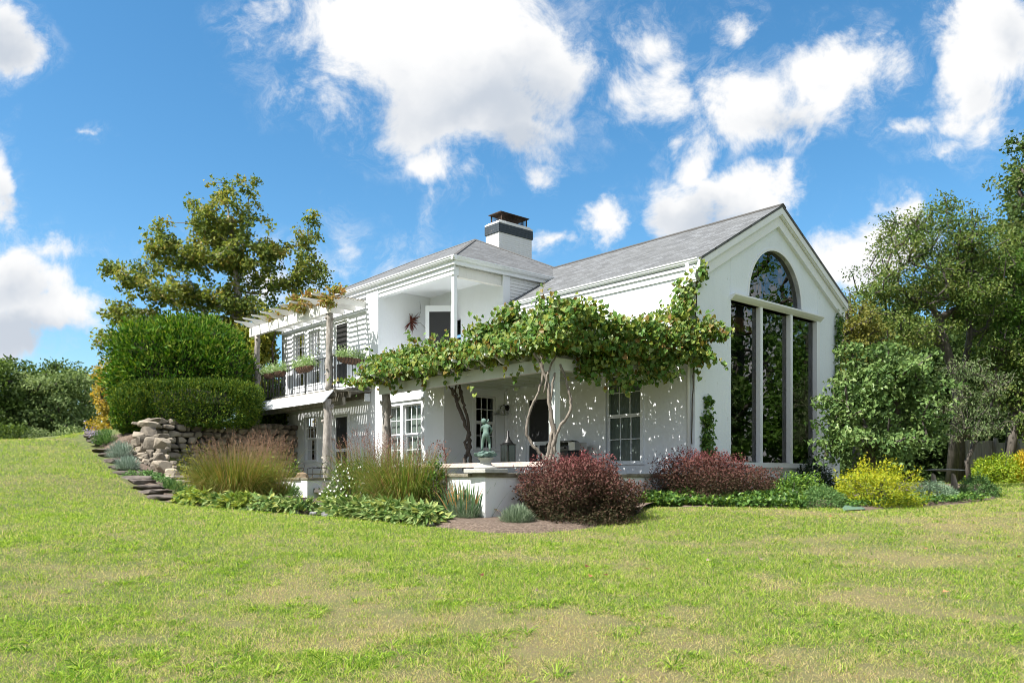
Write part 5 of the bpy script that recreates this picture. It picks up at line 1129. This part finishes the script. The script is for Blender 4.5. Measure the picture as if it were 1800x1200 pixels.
n = 2600; f = rng.random(n); A_, B_ = on_ground(1500, 895), on_ground(1742, 880); X = A_.x + (B_.x - A_.x) * f; Y = A_.y + (B_.y - A_.y) * f + .05 + 1.0 * rng.random(n); tag(leaf_obj('bed_ground_cover', np.c_[X, Y, lawn_z(X, Y) + .05 + .12 * rng.random(n)], unit(rng.normal(size=(n, 3)) * .4 + np.array([0, -.2, .9])), rdir(n), .08, .07, IVY, None, 'lobed'), 'low green leaves along the front of the golden shrub bed', 'ground cover', kind='stuff')
LIL = m_leaf('lilac_leaf', [(.045, .095, .028), (.085, .155, .045), (.15, .23, .07), (.25, .32, .13)], .25, .38)
g0 = on_ground(1545, d=21); tree('lilac_shrub', 'big loose lilac shrub with pale green leaves at the gable corner', 'shrub', g0, [tuple(g0 + Vector((0, 0, -.1))), tuple(g0 + Vector((0, 0, .3)))], .12,
     [(1560,650,80,50,21,1.1),(1520,700,70,60,20.8,1.1),(1600,690,75,60,21,1.1),(1490,760,55,50,20.4,.9),(1560,770,90,60,20.6,1.2),(1630,750,55,60,21.4,1),(1540,620,45,28,21.3,.8),(1470,700,30,50,20.6,.6),(1450,790,22,40,20.4,.5),(1600,640,45,35,21.3,.8),(1500,640,30,40,21.2,.6)], 300, 34, .34, .105, .62, LIL, BARK, shell=.1, kind='heart', tip_r=.012, tips_used=.5)
TWIG = m_leaf('dusty_green_leaf', [(.05, .08, .03), (.09, .14, .05), (.16, .21, .09), (.17, .14, .10)], .25)
g0 = on_ground(1705, d=25.5); tree('weeping_shrub', 'twiggy weeping shrub with sparse dusty leaves before the fence', 'shrub', g0, [tuple(g0), tuple(g0 + Vector((-.1, 0, .8))), tuple(g0 + Vector((.2, 0, 1.5)))], .07,
     [(1700,650,50,35,25.5,1),(1740,680,45,45,25.5,1),(1690,710,45,40,25.2,1),(1760,730,30,40,25.6,.8),(1720,750,55,30,25,1)], 170, 22, .32, .11, .3, TWIG, BARK, shell=.2, droop=1.2, tip_r=.014)
GOLDV = m_leaf('olive_gold_leaf', [(.09, .12, .025), (.17, .18, .04), (.27, .24, .05)], .35)
g0 = on_ground(1505, d=27); tree('smoke_bush', 'olive gold bush rising behind the gable corner', 'shrub', g0, [tuple(g0), tuple(g0 + Vector((0, 0, 2)))], .1, [(1505,560,28,40,27,1),(1500,600,26,50,27,1),(1525,590,28,40,27,1),(1490,640,24,50,27,1)], 130, 30, .38, .11, .55, GOLDV, BARK)

# ------------------------------------------------------------------ trees
CRAB = m_leaf('crab_apple_leaf', [(.025, .055, .015), (.055, .105, .02), (.11, .17, .035), (.19, .24, .06), (.15, .14, .05)], .3)
g0 = on_ground(1672, d=30); q = [P(1684, 700, 30), P(1676, 655, 30), P(1662, 610, 30), P(1650, 560, 30)]
tree('crab_apple_tree', 'spreading crab apple tree with dark forked trunk right of the house', 'tree', g0, [tuple(g0)] + [tuple(x) for x in q], .17,
     [(1600,440,95,55,30,2.2),(1690,430,75,70,30,2.2),(1560,500,75,55,30,2),(1640,520,100,50,30,2.4),(1530,570,50,60,30,1.6),(1600,590,70,45,29.5,2),(1700,520,60,60,30,2),(1640,390,60,40,30,1.6),(1660,350,26,28,30,.8),(1580,400,45,35,30,1.4),(1720,365,24,20,30,.8),(1740,450,50,60,31,1.6)], 400, 80, .55, .11, .5, CRAB, BARK, shell=.25, droop=.4, tip_r=.016)
q = [P(1690, 700, 31), P(1696, 640, 31), P(1705, 590, 31), P(1700, 545, 31)]
g1 = on_ground(1690, d=31); tree('grey_tree', 'pale barked leaning tree behind the crab apple', 'tree', g1, [tuple(g1)] + [tuple(x) for x in q], .12, [(1720,520,50,60,32,1.5),(1690,480,60,60,32,1.6),(1730,570,40,40,32,1.4)], 90, 45, .55, .14, .5, CRAB, BARK, tip_r=.02)
MAPL = m_leaf('maple_leaf', [(.035, .065, .015), (.07, .12, .03), (.12, .18, .05), (.2, .2, .07)], .3)
g0 = on_ground(1815, d=36); tree('maple_tree', 'tall dark maple at the right edge', 'tree', g0, [tuple(g0), tuple(P(1822, 600, 36)), tuple(P(1825, 400, 36))], .4,
     [(1835,290,60,80,36,2.4),(1800,360,45,70,36,2.2),(1850,420,90,90,36,3),(1795,450,40,60,36,2),(1840,540,80,80,36,3),(1880,350,80,120,36,3),(1790,560,40,70,36,2),(1765,470,25,40,36,1.2),(1805,640,60,70,36,2.5),(1900,560,80,120,36,3),(1808,262,22,30,36,1.2)], 420, 75, .75, .17, .75, MAPL, BARK, shell=.4, kind='lobed', tip_r=.02, tips_used=.6)
BRIG = m_leaf('bright_green_leaf', [(.05, .11, .02), (.09, .19, .03), (.16, .27, .05)], .35)
g0 = on_ground(1775, d=31); tree('katsura_tree', 'bright green layered small tree below the dark maple', 'tree', g0, [tuple(g0), tuple(P(1782, 620, 31))], .16, [(1780,480,40,40,31,1.4),(1770,540,40,45,31,1.4),(1800,590,40,60,31,1.6),(1760,600,30,40,31,1.2),(1785,650,40,40,31,1.4)], 170, 50, .5, .13, .6, BRIG, BARK)
g0 = on_ground(1770, d=29.8); tree('dogwood_tree', 'olive green layered tree overhanging the fence', 'tree', g0, [tuple(g0), tuple(P(1790, 700, 29.8))], .14, [(1750,610,40,35,29.8,1.3),(1785,640,45,50,29.8,1.4),(1770,690,40,40,29.8,1.3),(1800,720,40,50,29.8,1.4)], 130, 45, .5, .13, .55, CRAB, BARK, droop=.9)
DKW = m_leaf('deep_green_leaf', [(.025, .05, .015), (.05, .09, .025), (.09, .14, .04)], .25)
for i, (px, top, w, dd, lab) in enumerate([(1530,500,110,46,'deep green tree behind the crab apple, close to the gable'), (1650,470,130,48,'deep green tree far behind the crab apple trunk'), (1770,430,120,50,'deep green tree far behind the katsura'), (1900,380,140,50,'deep green tree beyond the maple')]):
    g0 = on_ground(px, d=dd); tree('woodland_tree', lab, 'tree', g0, [tuple(g0), tuple(P(px, 700, dd)), tuple(P(px, 620, dd))], .3, [(px, top + 90, w * .8, 90, dd, 3.5), (px - w * .4, top + 170, w * .6, 80, dd, 3), (px + w * .4, top + 160, w * .6, 80, dd, 3), (px, top + 260, w, 90, dd, 3.5), (px, top + 320, w, 60, dd, 3.2)], 200, 60, 1.1, .3, .6, DKW, BARK, tips_used=.4, tip_r=.03)
WIL = m_leaf('grey_green_leaf', [(.055, .095, .028), (.12, .18, .06), (.21, .28, .10), (.31, .37, .17)], .3)
for i, (px, dd, h) in enumerate([(1585, 36, 5.5), (1640, 38, 6.5), (1720, 39, 7), (1800, 40, 7)]):
    b0 = on_ground(px, d=dd); shrub('understory_shrub', 'dark leafy undergrowth ' + ('close behind the gable corner', 'behind the crab apple trunk', 'behind the weeping shrub', 'behind the katsura trunk')[i], 'shrub', b0, 2.6, 1.8, h, 12000, .26, .55, DKW, BARK, lump=.5, lf=5)
# trees to the side of the lawn, outside the picture: the tall window mirrors them
for i, (x, y, h, r, lab) in enumerate([(22.5, 21.5, 13, 4.2, 'broad green tree at the right side of the lawn, mirrored in the picture window'), (27, 24.5, 17, 5, 'tall green tree at the right side of the lawn'), (25, 17, 15, 4.6, 'green tree at the near right of the lawn'), (32, 30, 18, 5.5, 'tall green tree in the far right corner'), (22.5, 27, 7, 3.2, 'low green tree at the right side of the lawn')]):
    g0 = Vector((x, y, gz_at(x, y))); s = F / y; cx_ = PCX + x / y * F
    def bl_(dx, dz, a, b): return (cx_ + dx * s, HOR - (g0.z - ZC + dz) * s, a * s, b * s, y, a)
    tree('lawn_side_tree', lab, 'tree', g0, [tuple(g0), tuple(g0 + Vector((.1, 0, h * .3))), tuple(g0 + Vector((0, .1, h * .6)))], .3, [bl_(0, h * .75, r * .7, h * .25), bl_(-r * .5, h * .5, r * .6, h * .25), bl_(r * .5, h * .5, r * .6, h * .25), bl_(0, h * .32, r * .9, h * .24), bl_(0, h * .15, r * .8, h * .14)], 150, 60, .95, .24, .6, BRIG, BARK, tips_used=.4, tip_r=.03)
# sycamore behind the hedge
SYC = m_leaf('sycamore_leaf', [(.045, .08, .02), (.10, .15, .032), (.18, .23, .045), (.28, .29, .065), (.30, .22, .07)], .38)
g0 = P(420, 700, 38); g0.z = gz_at(g0.x, g0.y); q = [P(419, 640, 38), P(418, 560, 38), P(416, 500, 38), P(410, 440, 38), P(402, 380, 38)]
SYCBARK = m_wood('mottled_sycamore_bark', (.10, .085, .07), (.40, .37, .32), (5, 5, 2), .5)
tree('sycamore_tree', 'open crowned sycamore with yellowing leaves behind the round topped hedge', 'tree', g0, [tuple(g0)] + [tuple(x) for x in q], .13,
     [(395,345,35,35,38,1.3),(345,365,26,24,38,1),(440,340,26,24,38,1),(215,560,30,30,37,1),(180,550,22,20,37,.8),(400,400,60,45,38,1.8),(360,400,45,35,38,1.5),(450,370,22,25,38,.9),(290,425,35,40,37.5,1.3),(340,450,60,35,38,1.8),(410,460,70,40,38,2),(470,440,45,45,38,1.6),(530,410,28,35,38.5,1.1),(550,400,12,25,38.5,.6),(540,460,40,35,38.5,1.4),(570,475,18,14,38.5,.8),(270,470,35,25,37.5,1.2),(195,470,26,22,37,1),(235,490,35,25,37,1.2),(280,520,50,35,37,1.6),(340,520,55,40,38,1.8),(420,530,70,40,38,2),(500,500,55,35,38.5,1.6),(205,540,25,25,37,1),(240,560,45,30,37,1.4),(195,590,30,25,37,1),(230,610,30,30,37,1),(470,560,45,35,38,1.4),(175,605,16,14,37,.7),(300,570,45,25,37.5,1.4),(385,570,60,30,38,1.8),(540,490,40,20,39,1.2)], 720, 36, .40, .155, .9, SYC, SYCBARK, shell=.12, kind='lobed', droop=.5, flat=.9, tip_r=.014)
YSH = m_leaf('amber_shrub_leaf', [(.16, .16, .03), (.32, .27, .05), (.45, .34, .06), (.42, .24, .05)], .4)
g0 = on_ground(190, d=33.5); tree('amber_bush', 'amber yellow bush left of the round topped hedge', 'shrub', g0, [tuple(g0), tuple(g0 + Vector((0, 0, 1)))], .07, [(195,720,26,25,33.5,1),(185,690,22,25,33.5,.8),(200,670,26,30,33.5,.9),(175,745,24,16,33.5,.8),(205,745,26,18,33.2,.8),(190,650,20,20,33.5,.7),(212,640,20,30,33.5,.7)], 130, 30, .32, .13, .6, YSH, BARK, kind='lobed')
CEDAR = m_leaf('arborvitae_spray', [(.02, .06, .008), (.05, .13, .015), (.10, .21, .022), (.22, .27, .045)], .25, .6, .1)
def hedge(name, lab, parts, n, leaf, asp, m, jit=.06, up=.35, rough=.14):
    """clipped evergreen: sprays over rounded boxes (px, py, halfw px, halfh px, depth, half depth, roundness)"""
    c0 = P(parts[0][0], parts[0][1], parts[0][4]); gz_ = gz_at(c0.x, c0.y); root = thing(name, lab, 'hedge', (c0.x, c0.y, gz_)); pp = []; nn = []
    area = np.array([p[2] * p[3] for p in parts]); 
    for p, k in zip(parts, (n * area / area.sum()).astype(int)):
        c = P(p[0], p[1], p[4]); s = p[4] / F; d = rdir(k); e = p[6]; r = (np.abs(d) ** e).sum(1) ** (-1 / e); q = d * r[:, None]; lum = 1 + rough * (fbm(q[:, 0] * 2.6 + p[0], q[:, 2] * 2.6 + q[:, 1] * 2.3, 4) - .5) * 2 + .5 * rough * (fbm(q[:, 0] * 9 + p[1], q[:, 2] * 9 + q[:, 1] * 7, 2) - .5) * 2
        dep = 1 - .18 * rng.random(k) ** 2; q = q * (lum * dep)[:, None]; pp.append(q * np.array([p[2] * s, p[5], p[3] * s]) + np.array(c)); nn.append(unit(d / np.array([p[2] * s, p[5], p[3] * s])))
    pp = np.concatenate(pp); nn = np.concatenate(nn); k = len(pp); pp = pp + rng.normal(size=(k, 3)) * jit
    tan = unit(nn * .8 + np.array([0, 0, .7]) + rng.normal(size=(k, 3)) * .6); nr = unit(nn + rng.normal(size=(k, 3)) * .7 + np.array([0, 0, up])); L = leaf * (.6 + .8 * rng.random(k))
    leaf_obj('foliage', pp - np.array(root.location), nr, tan, L, L * asp, m, root)
    mb = MB()
    for p in parts:
        c = P(p[0], p[1], p[4]) - root.location; s = p[4] / F; mb.lathe([(.05, -p[3] * s * .8), (.62 * p[2] * s, -p[3] * s * .62), (.68 * p[2] * s, 0), (.56 * p[2] * s, p[3] * s * .52), (.1, p[3] * s * .74)], c, 18, 1, min(1, p[5] / (p[2] * s)))
    mb.build('inner_twigs', mat('dark_inner_twigs', (.02, .026, .01), 1), root); return root
hedge('round_hedge', 'tall round topped bright green hedge above the clipped hedge', [(312,660,106,86,30.5,1.8,2.05),(268,622,58,52,30.2,1.4,2.2),(330,610,50,48,30.6,1.5,2.2),(376,612,38,44,30.5,1.4,2.2),(402,655,34,60,30.4,1.2,2.4),(228,672,26,66,30,1,2.2)], 36000, .16, .38, CEDAR, .07, rough=.45)
YEW = m_leaf('yew_leaf', [(.02, .05, .01), (.045, .10, .015), (.10, .17, .02), (.20, .24, .03)], .15, .6, .1)
hedge('clipped_hedge', 'flat topped clipped dark green hedge on the stone retaining wall', [(332,711,118,39,28.9,.95,5),(236,722,26,36,28.4,.9,4)], 42000, .09, .4, YEW, .035, rough=.10)
hedge('clipped_hedge', 'bright green clipped hedge end beside the tumbled stone wall', [(232,735,26,26,28.2,.7,3)], 3500, .1, .4, CEDAR, .04)
OAKL = m_leaf('oak_leaf', [(.04, .075, .02), (.085, .14, .03), (.15, .22, .045)], .3)
b0 = P(486, 735, 32.6); shrub('dark_shrub', 'dark shrub filling the gap between the hedge and the balcony', 'shrub', (b0.x, b0.y, 2.6), .9, .6, 2.6, 12000, .13, .5, YEW, BARK, lump=.3, shell=.3); b0 = P(470, 735, 35); shrub('dark_shrub', 'dark shrub farther back between the hedge and the house corner', 'shrub', (b0.x, b0.y, 2.6), 1.3, .6, 3.4, 12000, .15, .5, YEW, BARK, lump=.3, shell=.3)
# trees across the garden on the left, outside the picture: the side windows mirror them
for i, (x, y, h, r) in enumerate([(-42, 14, 9, 4.5), (-47, 22, 10, 5), (-44, 30, 9, 4.5), (-48, 38, 10, 5), (-40, 6, 9, 4.5)]):
    g0 = Vector((x, y, gz_at(x, y))); root = thing('garden_edge_tree', 'green tree at the left edge of the garden, ' + nth(i, 'of its row', 'the hill').replace('of its row nearest', 'nearest'), 'tree', g0, 0, 'row of trees at the left edge of the garden'); mb = MB(); mb.tube([(0, 0, -.2), (.1, 0, h * .3), (0, .1, h * .6)], [.3, .22, .12], 8); mb.build('trunk', BARK, root)
    n = 9000; d = rdir(n); q = d * (.55 + .45 * rng.random((n, 1))) * (1 + .35 * (fbm(d[:, 0] * 3 + i, d[:, 2] * 3 + d[:, 1] * 2, 3) - .5))[:, None] * np.array([r, r, h * .48]) + np.array([0, 0, h * .54]); leaf_obj('crown', q, unit(d + rng.normal(size=(n, 3)) * .6), rdir(n), .28, .17, OAKL, root)
# far trees beyond the hill
for lab, bls, px, dd, m_, ncl in (('grey green willowy tree beyond the lawn hill', [(110,715,52,60,52,4),(85,690,40,40,52,3.5),(140,700,30,50,52,3),(70,740,40,40,52,3.5),(120,755,50,26,52,3.5),(150,745,22,30,52,2.5)], 105, 52, WIL, 260),
                         ('dark oak rising behind the grey green tree', [(100,665,45,24,62,3.5),(135,668,28,26,62,2.5),(70,690,40,30,62,3.5),(150,690,14,20,62,1.5)], 110, 62, OAKL, 120),
                         ('dark green tree at the left edge of the hill', [(15,690,38,50,50,3.5),(-20,670,40,60,50,3.5),(30,740,35,40,50,3),(0,735,50,45,50,3.5),(12,655,25,22,50,2)], 5, 50, OAKL, 240)):
    g0 = on_ground(px, d=dd); tree('far_tree', lab, 'tree', g0, [tuple(g0), tuple(P(px, 750, dd)), tuple(P(px, 720, dd))], .25, bls, ncl, 60, .8, .22, .6, m_, BARK, tips_used=.4, tip_r=.02)
for i, (px, rx, h, dd, m_) in enumerate([(20,30,22,46,OAKL),(60,34,18,47,WIL),(130,34,18,45,WIL)]):
    g0 = on_ground(px, d=dd); shrub('hillside_bush', ('dark brushy bush at the foot of the left edge tree', 'small grey green bush below the willowy tree', 'low scrub bush at the lawn crest near the stair head')[i], 'shrub', g0, rx * dd / F, 1.5, h * dd / F * 1.6, 2500, .16, .5, m_, BARK, lump=.4)

# ------------------------------------------------------------------ grass: blades, thinning with distance, and coarse tufts
BLADE = m_leaf('grass_blade', [(.05, .13, .018), (.16, .29, .034), (.40, .53, .09), (.48, .48, .14), (.62, .52, .29), (.32, .23, .13)], .45, .7, .08)
def inbed(x, y):
    """keeps the blades off the beds, walls and house"""
    u = (x - C0.x) * UD.x + (y - C0.y) * UD.y; v = (x - C0.x) * VD.x + (y - C0.y) * VD.y
    bad = (u > -6.5) & (v > .2) & (v < 22)
    px = PCX + x / np.maximum(y, .1) * F; py = HOR + (ZC - lawn_z(x, y)) / np.maximum(y, .1) * F
    ex = [q[0] for q in F1]; ey = [q[1] for q in F1]; bad |= (px > 285) & (px < 1118) & (py < np.interp(px, ex, ey) + 1) & (y < 30)
    bad |= (px >= 1090) & (px < 1752) & (py < np.interp(px, [1090, 1200, 1300, 1480, 1520, 1600, 1690, 1752], [889, 891, 891, 893, 897, 891, 886, 876]) + 1) & (y < 27)
    bad |= (px > 138) & (px < 300) & (py < np.interp(px, [138, 160, 190, 220, 250, 285], [775, 790, 822, 848, 868, 884])) & (y < 31)
    return bad
n = NBLADE; D = 4.6 * (34 / 4.6) ** (rng.random(n) ** .93); th = (rng.random(n) - .5) * 2 * R(40); X = D * np.tan(th); Y = D
ok = ~inbed(X, Y); X, Y, D = X[ok], Y[ok], D[ok]; n = len(X); dry = patch(X, Y); clump = fbm(X * 3.1, Y * 3.1, 3)
keep = rng.random(n) < np.clip(1.15 - .4 * dry, .25, 1); X, Y, D, dry, clump = X[keep], Y[keep], D[keep], dry[keep], clump[keep]; n = len(X)
p = np.c_[X, Y, lawn_z(X, Y) - .012]; d = unit(rng.normal(size=(n, 3)) * np.array([.75, .75, 0]) + np.array([0, 0, .5]))
h = (.035 + .05 * rng.random(n)) * (.65 + clump * .8) * (1 - .45 * dry) * (1 + .012 * D); wd = np.maximum(.0040, .00052 * D) * (.7 + .6 * rng.random(n))
tone = np.clip(np.where(rng.random(n) < .10 + .8 * dry, .55 + .45 * rng.random(n), rng.random(n) * .5), 0, 1)
g_ = strap_obj('grass', p, d, h, wd, .9 * rng.random(n), BLADE, None, 2, tone); tag(g_, 'short mown lawn grass with dry tan patches', 'grass', kind='stuff')
# coarse tufts
k = 6000; D = 4.8 * (20 / 4.8) ** (rng.random(k) ** 1.1); X = D * np.tan((rng.random(k) - .5) * 2 * R(38)); pr = np.clip(.9 - patch(X, D) * 1.1 + .0, .04, 1) * np.clip((fbm(X * 1.6 + 31, D * 1.6 + 7, 3) - .42) * 6, 0, 1) * np.where(X > 1.5, .35, 1); ok = (rng.random(k) < pr) & ~inbed(X, D); X, D = X[ok], D[ok]; k = len(X); m = 26
rad = .05 + .10 * rng.random(k) ** 1.8; a = rng.random(k * m) * 6.283; X2 = np.repeat(X, m) + np.cos(a) * np.repeat(rad, m) * .5 * rng.random(k * m); Y2 = np.repeat(D, m) + np.sin(a) * np.repeat(rad, m) * .5 * rng.random(k * m)
d = unit(np.c_[np.cos(a) * .8, np.sin(a) * .8, .35 + .6 * rng.random(k * m)]); tone = np.clip(rng.random(k * m) * .42, 0, 1)
g_ = strap_obj('coarse_grass', np.c_[X2, Y2, lawn_z(X2, Y2) - .01], d, np.repeat(rad, m) * (.8 + .8 * rng.random(k * m)), .006 + .004 * rng.random(k * m), .9 + .6 * rng.random(k * m), BLADE, None, 4, tone); tag(g_, 'coarse bright tufts of crab grass in the lawn', 'grass', kind='stuff')
# fallen leaves
for i, (px, py, c) in enumerate([(1028,1002,0),(1036,1020,1),(1066,1017,0),(851,1017,0),(947,1044,2),(1137,1007,1),(1241,990,2),(1336,988,2),(1628,970,1),(1462,911,1),(1583,929,2),(1790,985,1),(1656,1048,1)]):
    g0 = on_ground(px, py); me = bpy.data.meshes.new('fallen_leaf'); V_, F_, _ = leaves(np.zeros((1, 3)), np.array([[.2, -.4, .8]]), np.array([[math.cos(i), math.sin(i), .25]]), .075, .06, 'lobed', .3); me = np_mesh('fallen_leaf', V_, F_, [0.] * len(F_))
    o = link('fallen_leaf', me, bpy.data.materials.get(f'fallen_leaf_{c}') or m_leaf(f'fallen_leaf_{c}', [[(.14, .05, .03)], [(.42, .2, .1)], [(.30, .24, .17)]][c], .2)); o.location = g0 + Vector((0, 0, .035))
    tag(o, ('curled dark brown leaf', 'orange brown fallen leaf', 'pale tan fallen leaf')[c] + ' lying on the lawn', 'leaf', ('dark', 'orange', 'pale')[c] + ' leaves fallen on the lawn')
